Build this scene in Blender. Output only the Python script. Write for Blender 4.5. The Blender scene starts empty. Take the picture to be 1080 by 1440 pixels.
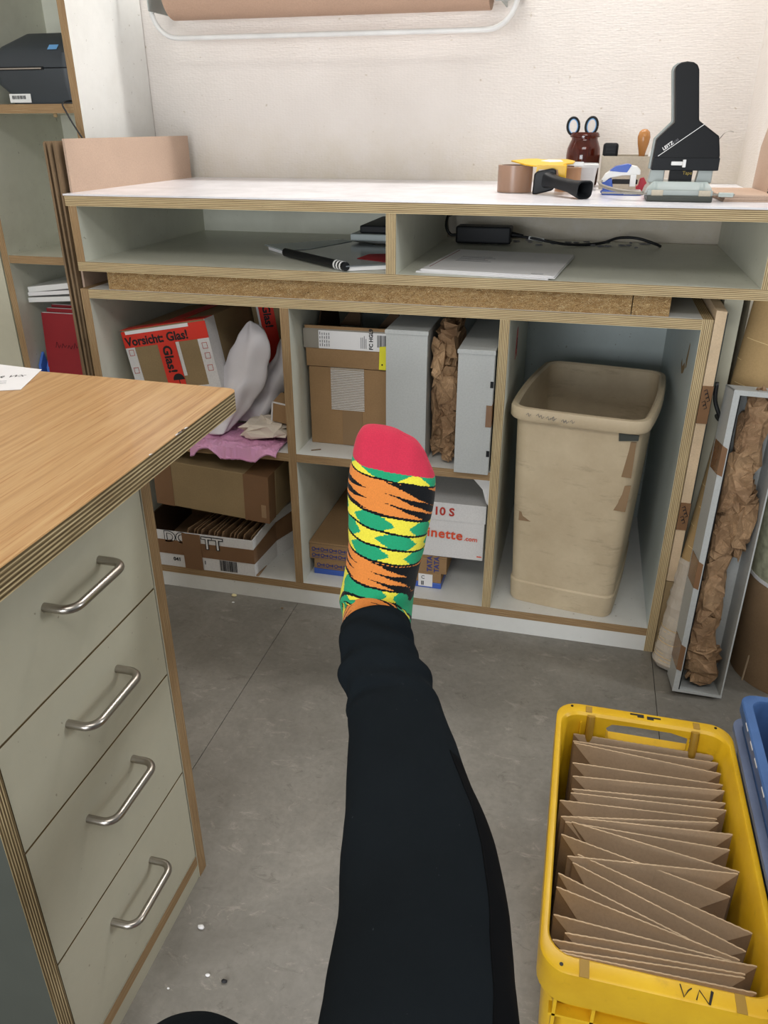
import bpy, bmesh, math, random
import numpy as np
from mathutils import Vector, Matrix, noise, Euler

# ---------------------------------------------------------------- camera, light, exposure
SC = bpy.context.scene
COL = SC.collection
cam = bpy.data.cameras.new('camera'); camo = bpy.data.objects.new('camera', cam); COL.objects.link(camo)
cam.sensor_fit = 'VERTICAL'; cam.sensor_height = 36.0; cam.lens = 36.0 * 1096.33 / 1440.0
cam.clip_start = 0.02
_y, _p, _r = -0.2446, -0.46, -0.0014
_f = Vector((math.sin(_y)*math.cos(_p), math.cos(_y)*math.cos(_p), math.sin(_p)))
_rt = Vector((math.cos(_y), -math.sin(_y), 0)); _up = _rt.cross(_f)
_r2 = math.cos(_r)*_rt + math.sin(_r)*_up; _u2 = -math.sin(_r)*_rt + math.cos(_r)*_up
camo.matrix_world = Matrix(((_r2.x, _u2.x, -_f.x, 1.149), (_r2.y, _u2.y, -_f.y, -1.6506), (_r2.z, _u2.z, -_f.z, 1.1417), (0, 0, 0, 1)))
SC.camera = camo

W = bpy.data.worlds.new('world'); SC.world = W; W.use_nodes = True
W.node_tree.nodes['Background'].inputs[0].default_value = (0.86, 0.90, 0.94, 1)
W.node_tree.nodes['Background'].inputs[1].default_value = 0.36

def area(name, loc, target, sx, sy, power, color):
    l = bpy.data.lights.new(name, 'AREA'); l.shape = 'RECTANGLE'; l.size = sx; l.size_y = sy
    l.energy = power; l.color = color
    o = bpy.data.objects.new(name, l); COL.objects.link(o); o.location = loc
    o.rotation_euler = (Vector(target)-Vector(loc)).to_track_quat('-Z', 'Y').to_euler()
    return o
tube_light = area('ceiling_tube_over_counter', (0.95, 0.43, 2.45), (0.95, 0.43, 0), 1.5, 0.10, 19, (1.0, 0.98, 0.96))
tube_light.rotation_euler = (0, 0, math.radians(-6.5))
area('ceiling_tube_room', (1.3, -2.3, 2.5), (1.2, -1.2, 0), 1.5, 0.5, 15, (1.0, 0.98, 0.95))
area('window_light_right', (4.2, -0.42, 1.9), (0.0, 0.3, 1.2), 0.35, 0.9, 24, (0.92, 0.96, 1.0))
area('window_light_behind', (0.35, -3.3, 0.85), (1.0, 0.3, 0.68), 1.3, 1.1, 46, (0.92, 0.96, 1.0))
SC.view_settings.view_transform = 'Standard'; SC.view_settings.look = 'None'
SC.view_settings.exposure = 0.30; SC.view_settings.gamma = 1.0
SC.view_settings.use_curve_mapping = False

# ---------------------------------------------------------------- materials
def C(h, k=1.0):
    h = h.lstrip('#'); v = [int(h[i:i+2], 16)/255 for i in (0, 2, 4)]
    v = [((c+0.055)/1.055)**2.4 if c > 0.04045 else c/12.92 for c in v]
    return (v[0]*k, v[1]*k, v[2]*k, 1)
class NT:
    def __init__(s, name):
        s.m = bpy.data.materials.new(name); s.m.use_nodes = True; s.t = s.m.node_tree
        s.b = s.t.nodes['Principled BSDF']
    def n(s, typ, **kw):
        n = s.t.nodes.new(typ)
        for k, v in kw.items():
            if k.startswith('_'): setattr(n, k[1:], v)
            else: n.inputs[k.replace('_', ' ')].default_value = v
        return n
    def l(s, a, b): s.t.links.new(a, b)
    def coord(s, kind='Object', scale=(1, 1, 1), rot=(0, 0, 0)):
        c = s.n('ShaderNodeTexCoord'); m = s.n('ShaderNodeMapping')
        m.inputs['Scale'].default_value = scale; m.inputs['Rotation'].default_value = rot
        s.l(c.outputs[kind], m.inputs[0]); return m.outputs[0]
    def noise(s, vec, scale, detail=3, rough=0.5, dist=0.0):
        n = s.n('ShaderNodeTexNoise', Scale=scale, Detail=detail, Roughness=rough, Distortion=dist)
        s.l(vec, n.inputs['Vector']); return n.outputs['Fac']
    def ramp(s, fac, stops):
        r = s.n('ShaderNodeValToRGB'); e = r.color_ramp.elements
        while len(e) < len(stops): e.new(0.5)
        for i, (p, c) in enumerate(stops): e[i].position = p; e[i].color = c
        s.l(fac, r.inputs[0]); return r.outputs[0]
    def mix(s, fac, a, b, mode='MIX'):
        m = s.n('ShaderNodeMix', _data_type='RGBA', _blend_type=mode)
        for sock, v in ((m.inputs[0], fac), (m.inputs[6], a), (m.inputs[7], b)):
            if hasattr(v, 'links'): s.l(v, sock)
            else: sock.default_value = v
        return m.outputs[2]
    def math(s, op, a, b=0.0):
        m = s.n('ShaderNodeMath', _operation=op)
        for sock, v in ((m.inputs[0], a), (m.inputs[1], b)):
            if hasattr(v, 'links'): s.l(v, sock)
            else: sock.default_value = v
        return m.outputs[0]
    def bump(s, h, strength=0.3, dist=0.002):
        b = s.n('ShaderNodeBump', Strength=strength, Distance=dist)
        s.l(h, b.inputs['Height']); s.l(b.outputs[0], s.b.inputs['Normal'])
    def col(s, c):
        if hasattr(c, 'links'): s.l(c, s.b.inputs['Base Color'])
        else: s.b.inputs['Base Color'].default_value = c
    def set(s, rough=0.5, metal=0.0, spec=0.5, trans=0.0, ior=1.45, coat=0.0, sheen=0.0):
        i = s.b.inputs; i['Roughness'].default_value = rough; i['Metallic'].default_value = metal
        i['Specular IOR Level'].default_value = spec; i['Transmission Weight'].default_value = trans
        i['IOR'].default_value = ior; i['Coat Weight'].default_value = coat; i['Sheen Weight'].default_value = sheen
        return s.m

def plain(name, hexc, rough=0.5, metal=0.0, var=0.08, scale=12, spec=0.5, bump=0.0, bscale=200, **kw):
    t = NT(name); v = t.coord()
    c = C(hexc)
    n = t.noise(v, scale, 4)
    t.col(t.ramp(n, [(0.3, (c[0]*(1-var), c[1]*(1-var), c[2]*(1-var), 1)), (0.7, (min(1, c[0]*(1+var)), min(1, c[1]*(1+var)), min(1, c[2]*(1+var)), 1))]))
    if bump: t.bump(t.noise(v, bscale, 2), bump, 0.001)
    return t.set(rough, metal, spec, **kw)

def laminate(name, hexc, dirt='#8d8670', amount=0.35, rough=0.38):
    t = NT(name); v = t.coord()
    big = t.noise(v, 4.0, 5, 0.6); fine = t.noise(v, 45, 3, 0.6)
    base = t.mix(t.ramp(fine, [(0.35, (0, 0, 0, 1)), (0.7, (0.25, 0.25, 0.25, 1))]), C(hexc), C(hexc, 0.88))
    dm = t.ramp(big, [(0.5, (0, 0, 0, 1)), (0.8, (amount, amount, amount, 1))])
    specks = t.ramp(t.noise(v, 120, 1), [(0.76, (0, 0, 0, 1)), (0.79, (0.5, 0.5, 0.5, 1))])
    t.col(t.mix(specks, t.mix(dm, base, C(dirt)), C('#6e604c')))
    return t.set(rough, 0, 0.4)

def ply_mat(name, light, dark, k=1.0, amp=0.30):
    t = NT(name)
    uv = t.n('ShaderNodeTexCoord').outputs['UV']
    sep = t.n('ShaderNodeSeparateXYZ'); t.l(uv, sep.inputs[0])
    m = t.n('ShaderNodeMapping'); m.inputs['Scale'].default_value = (6, 1.2, 1); t.l(uv, m.inputs[0])
    wob = t.noise(m.outputs[0], 3, 3)
    vv = t.math('ADD', t.math('MULTIPLY', sep.outputs[1], 6.0), t.math('MULTIPLY', wob, 0.22))
    s = t.math('SINE', t.math('MULTIPLY', vv, 6.2832))
    m2 = t.n('ShaderNodeMapping'); m2.inputs['Scale'].default_value = (5, 9, 1); t.l(uv, m2.inputs[0])
    strength = t.noise(m2.outputs[0], 2.2, 4, 0.6)
    f = t.math('ADD', t.math('MULTIPLY', s, amp), strength)
    c = t.ramp(f, [(0.12, C(dark, k)), (0.36, C(light, 0.66*k)), (0.62, C(light, k)), (0.95, C('#dccaa0', k))])
    m3 = t.n('ShaderNodeMapping'); m3.inputs['Scale'].default_value = (60, 14, 1); t.l(uv, m3.inputs[0])
    chips = t.ramp(t.noise(m3.outputs[0], 1.5, 3), [(0.66, (0, 0, 0, 1)), (0.74, (0.7, 0.7, 0.7, 1))])
    t.col(t.mix(chips, c, C(dark, 0.7*k)))
    t.bump(s, 0.15, 0.0005)
    return t.set(0.62, 0, 0.25)

def card_mat(name, hexc, var=0.12, flute=0.0, rough=0.8):
    t = NT(name); v = t.coord()
    c = C(hexc); lo = tuple(x*(1-var) for x in c[:3])+(1,); hi = tuple(min(1, x*(1+var)) for x in c[:3])+(1,)
    a = t.noise(v, 7, 4, 0.6); b = t.noise(v, 260, 2, 0.7)
    base = t.ramp(a, [(0.3, lo), (0.7, hi)])
    t.col(t.mix(t.ramp(b, [(0.4, (0, 0, 0, 1)), (0.75, (0.4, 0.4, 0.4, 1))]), base, tuple(x*0.72 for x in c[:3])+(1,)))
    t.bump(t.noise(v, 90, 3), 0.12 + flute, 0.001)
    return t.set(rough, 0, 0.2)

M = {}
M['lam'] = laminate('cream_laminate', '#d5d5c6', amount=0.3)
M['lam_white'] = laminate('white_laminate', '#dededa', '#9b9482', 0.25)
M['lam_blue'] = laminate('pale_blue_grey_laminate', '#c2cccb', '#8c8a7c', 0.2)  # bluish daylight painted into cabinet panels; also the folders' own blue-grey
M['lam_desk'] = laminate('drawer_laminate', '#bcb8a4', '#8f8a76', 0.25, 0.42)
M['ply'] = ply_mat('plywood_edge', '#bda67e', '#6a563a')
M['ply_desk'] = ply_mat('desk_plywood_edge', '#8e7a58', '#4c3d28', 1.0, 0.34)
M['ply_dark'] = ply_mat('plywood_edge_brown', '#a58762', '#6a513a', 1.0, 0.12)
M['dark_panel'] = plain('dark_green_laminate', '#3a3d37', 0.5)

def worktop_mat():
    t = NT('scuffed_white_worktop'); v = t.coord(); v2 = t.coord(scale=(3, 14, 3))
    a = t.noise(v, 9, 5, 0.65); b = t.noise(v2, 20, 4, 0.7)
    c = t.ramp(a, [(0.3, C('#d9d6da')), (0.65, C('#eeedf1'))])
    t.col(t.mix(t.ramp(b, [(0.55, (0, 0, 0, 1)), (0.8, (0.4, 0.4, 0.4, 1))]), c, C('#c4bfc0')))
    return t.set(0.25, 0, 0.5)
M['worktop'] = worktop_mat()

def oak():
    t = NT('light_oak_veneer'); v = t.coord(scale=(105, 2.6, 105)); v2 = t.coord(scale=(6, 0.9, 6)); v3 = t.coord(scale=(340, 9, 340))
    a = t.noise(v, 1.0, 6, 0.7, 0.3); b = t.noise(v2, 1.5, 4, 0.6, 0.8); p = t.noise(v3, 1.0, 2, 0.5)
    c = t.ramp(a, [(0.30, C('#9a6d3f')), (0.5, C('#bb9060')), (0.72, C('#cba878'))])
    c = t.mix(t.ramp(b, [(0.35, (0, 0, 0, 1)), (0.7, (0.5, 0.5, 0.5, 1))]), c, C('#c8a475'))
    t.col(t.mix(t.ramp(p, [(0.60, (0, 0, 0, 1)), (0.70, (0.65, 0.65, 0.65, 1))]), c, C('#a06a36')))
    t.bump(p, 0.08, 0.0006)
    return t.set(0.34, 0, 0.45, coat=0.15)
M['oak'] = oak()

def chipboard():
    t = NT('chipboard'); v = t.coord(scale=(1, 2.0, 2.4))
    vo = t.n('ShaderNodeTexVoronoi', Scale=105.0, Randomness=1.0)
    vd = t.noise(v, 70, 3)
    mx = t.n('ShaderNodeVectorMath', _operation='MULTIPLY_ADD'); t.l(v, mx.inputs[0]); mx.inputs[1].default_value = (1, 1, 1)
    t.l(vd, mx.inputs[2]); t.l(mx.outputs[0], vo.inputs['Vector'])
    sep = t.n('ShaderNodeSeparateColor'); t.l(vo.outputs['Color'], sep.inputs[0])
    t.col(t.ramp(sep.outputs[0], [(0.0, C('#57432c')), (0.35, C('#8d6c45')), (0.75, C('#a78558')), (0.9, C('#cdb07c')), (0.96, C('#e3cfa4'))]))
    t.bump(vo.outputs['Distance'], 0.4, 0.001)
    return t.set(0.8, 0, 0.2)
M['chip'] = chipboard()

def lino():
    t = NT('marbled_linoleum'); v = t.coord()
    w = t.noise(v, 5, 6, 0.7, 0.5); f = t.noise(t.coord(scale=(1, 2.1, 1), rot=(0, 0, 0.5)), 15, 7, 0.80, 0.7); g = t.noise(v, 90, 3, 0.6, 0.6)
    c = t.ramp(w, [(0.3, C('#716d65')), (0.55, C('#827e76')), (0.75, C('#918c83'))])
    vein = t.ramp(f, [(0.57, (0, 0, 0, 1)), (0.64, (0.42, 0.42, 0.42, 1)), (0.68, (0.55, 0.55, 0.55, 1))])
    c = t.mix(vein, c, C('#a8a096'))
    vein2 = t.ramp(t.noise(t.coord(scale=(1, 2.1, 1), rot=(0, 0, -0.3)), 19, 6, 0.78, 0.8), [(0.34, (0.45, 0.45, 0.45, 1)), (0.42, (0, 0, 0, 1))])
    c = t.mix(vein2, c, C('#585149'))
    t.col(t.mix(t.ramp(g, [(0.4, (0, 0, 0, 1)), (0.8, (0.3, 0.3, 0.3, 1))]), c, C('#5e5850')))
    r = t.ramp(t.noise(v, 3, 3), [(0.3, (0.30, 0.30, 0.30, 1)), (0.7, (0.42, 0.42, 0.42, 1))])
    t.l(r, t.b.inputs['Roughness'])
    m = t.set(0.36, 0, 0.5); t.l(r, t.b.inputs['Roughness'])
    t.bump(t.noise(v, 60, 2), 0.03, 0.001)
    return m
M['lino'] = lino()

def wallmat():
    t = NT('woven_wallpaper_painted'); v = t.coord(); 
    sep = t.n('ShaderNodeSeparateXYZ'); t.l(v, sep.inputs[0])
    a = t.noise(v, 3, 5, 0.6)
    c = t.ramp(a, [(0.3, C('#d6cfc8')), (0.7, C('#e0dad4'))])
    band = t.math('SUBTRACT', 1.25, sep.outputs[2]); band = t.math('MULTIPLY', band, 2.6)
    grime = t.math('MULTIPLY', band, t.noise(v, 11, 6, 0.75))
    c = t.mix(t.ramp(grime, [(0.12, (0, 0, 0, 1)), (0.5, (0.6, 0.6, 0.6, 1))]), c, C('#c8bca0'))
    sp = t.ramp(t.noise(v, 75, 2), [(0.72, (0, 0, 0, 1)), (0.78, (0.5, 0.5, 0.5, 1))])
    t.col(t.mix(sp, c, C('#a8987c')))
    v2 = t.coord(scale=(1, 1, 5)); v3 = t.coord(scale=(110, 110, 210))
    vo = t.n('ShaderNodeTexVoronoi', Scale=1.0, Randomness=0.55); t.l(v3, vo.inputs['Vector'])
    h = t.math('ADD', vo.outputs['Distance'], t.noise(v2, 40, 3))
    t.bump(h, 0.35, 0.0018)
    return t.set(0.6, 0, 0.35)
M['wall'] = wallmat()
M['ceiling'] = plain('ceiling_paint', '#d9d7d0', 0.8)
M['card'] = card_mat('brown_cardboard', '#9c8062')
M['card_pink'] = card_mat('pinkish_cardboard', '#bca390', 0.05)
M['card_mail'] = card_mat('mailer_cardboard', '#b8a086', 0.08)  # lighter copy for the flaps: light on upward faces painted in
M['card_mail_dark'] = card_mat('mailer_cardboard_body', '#967f68', 0.08)  # darker copy for the upright pockets: their shade painted in
M['card_edge'] = card_mat('cardboard_cut_edge', '#cdb596', 0.2)
M['card_dark'] = card_mat('cardboard_sheet_edge', '#7f6a52', 0.3)
M['card_mid'] = card_mat('carton_tan', '#95805f')
M['card_orange'] = card_mat('carton_warm_brown', '#9c7d5a')
M['card_black'] = card_mat('carton_inside_shadowy_brown', '#4c3b2c')  # brown darkened by the shade inside cartons, put into the colour
M['white_card'] = card_mat('white_printed_card', '#dbd9d8', 0.04, rough=0.5)
M['grey_card'] = card_mat('grey_coated_card', '#b4b6b4', 0.04, rough=0.45)
def kraftmat():
    t = NT('kraft_paper'); v = t.coord()
    t.col(t.ramp(t.noise(v, 12, 4, 0.6), [(0.3, C('#8d6e52')), (0.7, C('#b3926f'))]))
    vo = t.n('ShaderNodeTexVoronoi', _feature='DISTANCE_TO_EDGE', Scale=48.0, Randomness=1.0)
    m = t.n('ShaderNodeVectorMath', _operation='ADD'); t.l(v, m.inputs[0]); t.l(t.noise(v, 20, 2), m.inputs[1]); t.l(m.outputs[0], vo.inputs['Vector'])
    h = t.math('ADD', t.math('MINIMUM', vo.outputs['Distance'], 0.25), t.math('MULTIPLY', t.noise(v, 30, 3), 0.6))
    t.bump(h, 0.7, 0.006)
    return t.set(0.55, 0, 0.25)
M['kraft'] = kraftmat()
M['kraft_roll'] = card_mat('kraft_roll_paper', '#b89a85', 0.03, rough=0.6)
M['tape'] = plain('brown_packing_tape', '#7d5d42', 0.22, var=0.05)
M['tape_light'] = plain('tan_packing_tape', '#8d7254', 0.28, var=0.05)
def clear(name, hexc, alpha, rough=0.15):
    t = NT(name); t.col(C(hexc)); m = t.set(rough, 0, 0.6); t.b.inputs['Alpha'].default_value = alpha
    return m
M['clear_tape'] = clear('clear_tape', '#d6cfc2', 0.35)
M['clear_plastic'] = clear('clear_plastic_wrap', '#f2efe9', 0.42)
M['cloudy_plastic'] = clear('cloudy_plastic_tub', '#eceeee', 0.62)
M['clear_acrylic'] = clear('clear_acrylic', '#cfdcd8', 0.6, 0.1)
M['red_tape'] = plain('red_glass_warning_tape', '#d8301f', 0.35, var=0.04)
M['red_book'] = plain('red_cloth_cover', '#8e1620', 0.6, bump=0.2, bscale=600)
M['paper'] = plain('white_paper', '#e6e4e4', 0.7, var=0.03)
M['tissue'] = plain('white_poly_sheet', '#dcd8dc', 0.45, var=0.04)
M['lavender'] = plain('lavender_wrap', '#b9a9b8', 0.4)
M['pink'] = plain('pink_bubble_wrap', '#d79cc0', 0.3, bump=0.5, bscale=160)
M['cloth'] = plain('cream_cloth', '#d8cdbf', 0.9, bump=0.2, bscale=500)
M['black'] = plain('black_plastic', '#101113', 0.4, var=0.05, spec=0.3)
M['black_matte'] = plain('black_matte_plastic', '#15171a', 0.5, spec=0.3)
M['printer'] = plain('charcoal_plastic', '#343a3f', 0.45, var=0.03)
M['folder_grey'] = plain('grey_glossy_cover', '#6f7477', 0.18, var=0.25, scale=9)
M['printer_dark'] = plain('dark_charcoal_plastic', '#2a2d30', 0.35, var=0.03)
M['blue_label'] = plain('light_blue_label', '#6fa9dd', 0.4)
M['ink'] = plain('black_print', '#16161a', 0.6)
M['ink_grey'] = plain('grey_print', '#77767a', 0.6)
M['ink_blue'] = plain('blue_print', '#39407f', 0.6)
M['ink_red'] = plain('red_print', '#b8382c', 0.6)
M['ink_orange'] = plain('orange_red_print', '#dc4f2c', 0.6)
M['gold'] = plain('yellow_print', '#b39a3c', 0.5)
M['white_plastic'] = plain('white_plastic', '#e2e2e0', 0.3, var=0.02)
M['yellow_tag'] = plain('yellow_tag', '#e8e02c', 0.5)
M['yellow_metal'] = plain('yellow_painted_metal', '#e0b11e', 0.35)
M['blue_plastic'] = plain('royal_blue_plastic', '#3f5fb4', 0.3)
M['blue_tray'] = plain('bright_blue_plastic', '#4f7ad0', 0.35)
M['red_plastic'] = plain('red_plastic', '#b52a3a', 0.35)
M['steel'] = plain('brushed_steel', '#a8a29a', 0.3, 1.0, var=0.05, scale=40)
M['metal_white'] = plain('white_enamelled_tube', '#dcdcda', 0.3)
M['metal_grey'] = plain('grey_cast_metal', '#9da3a0', 0.4, 0.3)
M['wood_knob'] = plain('varnished_wood', '#b07a46', 0.25)
M['beige_box'] = card_mat('beige_card_box', '#bfb5a3', 0.05)
M['tube_card'] = card_mat('spiral_tube_card', '#a98d63', 0.05)
M['tube_line'] = plain('pale_seam_line', '#d6bd8b', 0.6)
M['bin_in'] = plain('bin_plastic', '#c3b194', 0.5)
M['tape_gun_roll'] = plain('brown_tape_roll', '#9b7b66', 0.3)
M['tape_roll_2'] = plain('tan_tape_roll', '#b48a68', 0.3)
M['rubber'] = plain('black_cable_rubber', '#17181a', 0.5)
M['grey_bar'] = plain('grey_beige_bar', '#8b857a', 0.4)
M['cream_scrap'] = plain('cream_scrap', '#e6d9a8', 0.8)
M['leafpaper'] = plain('mottled_green_print', '#a3a38a', 0.7, var=0.3, scale=60)
M['dull_blue'] = plain('worn_blue_plastic', '#3d5f92', 0.45, var=0.12)
M['violet_blue'] = plain('dusty_blue_plastic_lip', '#5f6c88', 0.55, var=0.12)

def amber():
    t = NT('amber_brown_glass'); t.col(C('#7a2f1a')); return t.set(0.06, 0, 0.6, trans=0.75, ior=1.5)
M['amber'] = amber()

def binmat():
    t = NT('dirty_beige_plastic'); v = t.coord(); v2 = t.coord(scale=(6, 6, 26)); 
    a = t.noise(v, 5, 6, 0.7); b = t.noise(v2, 1.4, 5, 0.75)
    c = t.ramp(a, [(0.3, C('#baa789')), (0.7, C('#d3c2a4'))])
    c = t.mix(t.ramp(b, [(0.56, (0, 0, 0, 1)), (0.7, (0.4, 0.4, 0.4, 1))]), c, C('#8c7a62'))
    sep = t.n('ShaderNodeSeparateXYZ'); t.l(v, sep.inputs[0])
    top = t.math('MULTIPLY', t.math('SUBTRACT', sep.outputs[2], 0.42), 9.0)
    g = t.math('MULTIPLY', top, t.noise(t.coord(scale=(1, 1, 2.5)), 42, 5, 0.8))
    g = t.math('MINIMUM', g, 0.75)
    t.col(t.mix(t.ramp(g, [(0.60, (0, 0, 0, 1)), (0.68, (0.85, 0.85, 0.85, 1))]), c, C('#544636')))
    t.bump(t.noise(v, 300, 2), 0.05, 0.0005)
    return t.set(0.5, 0, 0.4)
M['bin'] = binmat()

def cratemat():
    t = NT('yellow_crate_plastic'); v = t.coord(); a = t.noise(v, 7, 5, 0.65); b = t.noise(v, 40, 4, 0.7)
    c = t.ramp(a, [(0.3, C('#cf9f17')), (0.7, C('#e8bd24'))])
    t.col(t.mix(t.ramp(b, [(0.6, (0, 0, 0, 1)), (0.8, (0.5, 0.5, 0.5, 1))]), c, C('#a67d18')))
    return t.set(0.38, 0, 0.5)
M['crate'] = cratemat()
M['crate_worn'] = plain('browned_crate_plastic', '#a07c2a', 0.5)  # browner tone for the crate's handle ribs, rim grooves and slots

def sockmat():
    t = NT('knitted_sock'); a = t.n('ShaderNodeAttribute', _attribute_name='Col')
    v = t.coord(scale=(1, 1, 1.0)); n = t.noise(v, 700, 2)
    t.col(t.mix(t.ramp(n, [(0.35, (0.13, 0.13, 0.13, 1)), (0.65, (0, 0, 0, 1))]), a.outputs['Color'], (0.02, 0.02, 0.02, 1)))
    t.bump(t.noise(v, 420, 2), 0.35, 0.0012)
    return t.set(0.92, 0, 0.12, sheen=0.08)
M['sock'] = sockmat()

def trousermat():
    t = NT('black_jersey_fabric'); v = t.coord()
    lint = t.ramp(t.noise(v, 230, 2), [(0.76, (0, 0, 0, 1)), (0.79, (0.35, 0.35, 0.35, 1))])
    c = t.ramp(t.noise(v, 5, 4), [(0.3, C('#14181b')), (0.7, C('#181d21'))])
    t.col(t.mix(lint, c, C('#565a60')))
    h = t.math('ADD', t.noise(v, 900, 2), t.noise(t.coord(scale=(1, 1, 1)), 30, 3))
    t.bump(h, 0.2, 0.0012)
    return t.set(0.95, 0, 0.06)
M['trouser'] = trousermat()
M['trouser_side'] = plain('black_side_panel_fabric', '#0b0c0e', 0.97, spec=0.08)

# ---------------------------------------------------------------- object helpers
MAT = {}
def mat_of(o): return MAT.get(o.name, Matrix.Identity(4))
def tag(o, label=None, cat=None, group=None, kind=None):
    if label: o['label'] = label
    if cat: o['category'] = cat
    if group: o['group'] = group
    if kind: o['kind'] = kind
    return o
def thing(name, label, cat, loc=(0, 0, 0), rot=(0, 0, 0), group=None, kind=None):
    o = bpy.data.objects.new(name, None); COL.objects.link(o); o.empty_display_size = 0.05
    o.location = loc; o.rotation_euler = rot
    MAT[o.name] = Matrix.Translation(loc) @ Euler(rot).to_matrix().to_4x4()
    return tag(o, label, cat, group, kind)
def mk(name, geo, mats, parent=None, world=False, bevel=0.0, segs=2, smooth=False, loc=None, rot=(0, 0, 0), uvt=None, mi=None, label=None):
    V, F = geo
    mats = mats if isinstance(mats, (list, tuple)) else [mats]
    me = bpy.data.meshes.new(name); me.from_pydata([tuple(v) for v in V], [], F)
    T = Matrix.Identity(4)
    if parent is not None and world:                       # coordinates given in room space
        root = parent
        T = (mat_of(parent)).inverted()
    if T != Matrix.Identity(4): me.transform(T)
    if bevel or uvt is None:
        bm = bmesh.new(); bm.from_mesh(me)
        bmesh.ops.recalc_face_normals(bm, faces=bm.faces)
        if bevel:
            es = [e for e in bm.edges if len(e.link_faces) == 2 and e.calc_face_angle(0) > 0.5]
            bmesh.ops.bevel(bm, geom=es, offset=bevel, segments=segs, profile=0.5, affect='EDGES', clamp_overlap=True)
        bm.to_mesh(me); bm.free()
    o = bpy.data.objects.new(name, me); COL.objects.link(o)
    for m in mats: me.materials.append(M[m] if isinstance(m, str) else m)
    if mi is not None:
        for p, k in zip(me.polygons, mi): p.material_index = k
    if uvt is not None:
        uvl = me.uv_layers.new(name='UVMap'); ax, lo, hi = uvt
        for p in me.polygons:
            n = p.normal; a = [abs(n.x), abs(n.y), abs(n.z)]; k = a.index(max(a))
            p.material_index = 0 if k == ax else min(1, len(mats)-1)
            others = [i for i in range(3) if i not in (ax, k)]
            la = others[0] if others else 0
            for li in p.loop_indices:
                co = me.vertices[me.loops[li].vertex_index].co
                uvl.data[li].uv = (co[la] + k*0.37, (co[ax]-lo)/(hi-lo))
    if smooth:
        for p in me.polygons: p.use_smooth = True
        if bevel or smooth == 'auto':
            try: me.set_sharp_from_angle(angle=math.radians(38))
            except Exception: pass
    if loc is not None: o.location = loc
    o.rotation_euler = rot
    if parent is not None:
        o.parent = parent; MAT[o.name] = mat_of(parent) @ (Matrix.Translation(loc or (0, 0, 0)) @ Euler(rot).to_matrix().to_4x4())
    else:
        MAT[o.name] = Matrix.Translation(loc or (0, 0, 0)) @ Euler(rot).to_matrix().to_4x4()
    if label: o['label'] = label
    return o
def box(x0, x1, y0, y1, z0, z1):
    V = [(x0, y0, z0), (x1, y0, z0), (x1, y1, z0), (x0, y1, z0), (x0, y0, z1), (x1, y0, z1), (x1, y1, z1), (x0, y1, z1)]
    return V, [(0, 3, 2, 1), (4, 5, 6, 7), (0, 1, 5, 4), (1, 2, 6, 5), (2, 3, 7, 6), (3, 0, 4, 7)]
def join(*gs):
    V, F = [], []
    for v, f in gs:
        n = len(V); V += list(v); F += [tuple(i+n for i in q) for q in f]
    return V, F
def xf(geo, mtx): return [mtx @ Vector(v) for v in geo[0]], geo[1]
def board(name, parent, b, ax, face='lam', edge='ply', label=None):
    lo, hi = b[2*ax], b[2*ax+1]
    T = mat_of(parent).inverted()
    off = T.translation[ax]
    return mk(name, box(*b), [face, edge], parent, world=True, uvt=(ax, lo+off, hi+off), label=label)
def prism(poly, axis, a, b):
    """extrude 2-D outline along axis between a and b"""
    n = len(poly)
    def P(p, t): return {0: (t, p[0], p[1]), 1: (p[0], t, p[1]), 2: (p[0], p[1], t)}[axis]
    V = [P(p, a) for p in poly]+[P(p, b) for p in poly]
    F = [tuple(range(n)), tuple(range(2*n-1, n-1, -1))]+[(i, (i+1) % n, n+(i+1) % n, n+i) for i in range(n)]
    return V, F
def rring(x0, x1, y0, y1, z, r, n=5):
    r = max(1e-4, min(r, (x1-x0)/2-1e-5, (y1-y0)/2-1e-5)); P = []
    for cx, cy, a0 in ((x1-r, y1-r, 0), (x0+r, y1-r, 90), (x0+r, y0+r, 180), (x1-r, y0+r, 270)):
        for i in range(n+1):
            a = math.radians(a0+90*i/n); P.append((cx+r*math.cos(a), cy+r*math.sin(a), z))
    return P
def loft(rings, cap0=True, cap1=True):
    n = len(rings[0]); V = [p for r in rings for p in r]; F = []
    for k in range(len(rings)-1):
        for i in range(n):
            j = (i+1) % n; F.append((k*n+i, k*n+j, (k+1)*n+j, (k+1)*n+i))
    if cap0: F.append(tuple(range(n-1, -1, -1)))
    if cap1: F.append(tuple(range((len(rings)-1)*n, len(rings)*n)))
    return V, F
def lathe(prof, n=28, c=(0, 0, 0), cap0=True, cap1=True):
    return loft([[(c[0]+r*math.cos(2*math.pi*i/n), c[1]+r*math.sin(2*math.pi*i/n), c[2]+z) for i in range(n)] for r, z in prof], cap0, cap1)
def cr(P, n):
    """Catmull-Rom through tuples of any length"""
    out = []; P = [np.array(p, float) for p in P]; Q = [2*P[0]-P[1]]+P+[2*P[-1]-P[-2]]
    for i in range(1, len(Q)-2):
        a, b, c, d = Q[i-1:i+3]
        for k in range(n):
            t = k/n; out.append(0.5*((2*b)+(c-a)*t+(2*a-5*b+4*c-d)*t*t+(3*b-a-3*c+d)*t**3))
    out.append(P[-1]); return [[float(x) for x in o] for o in out]
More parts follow.
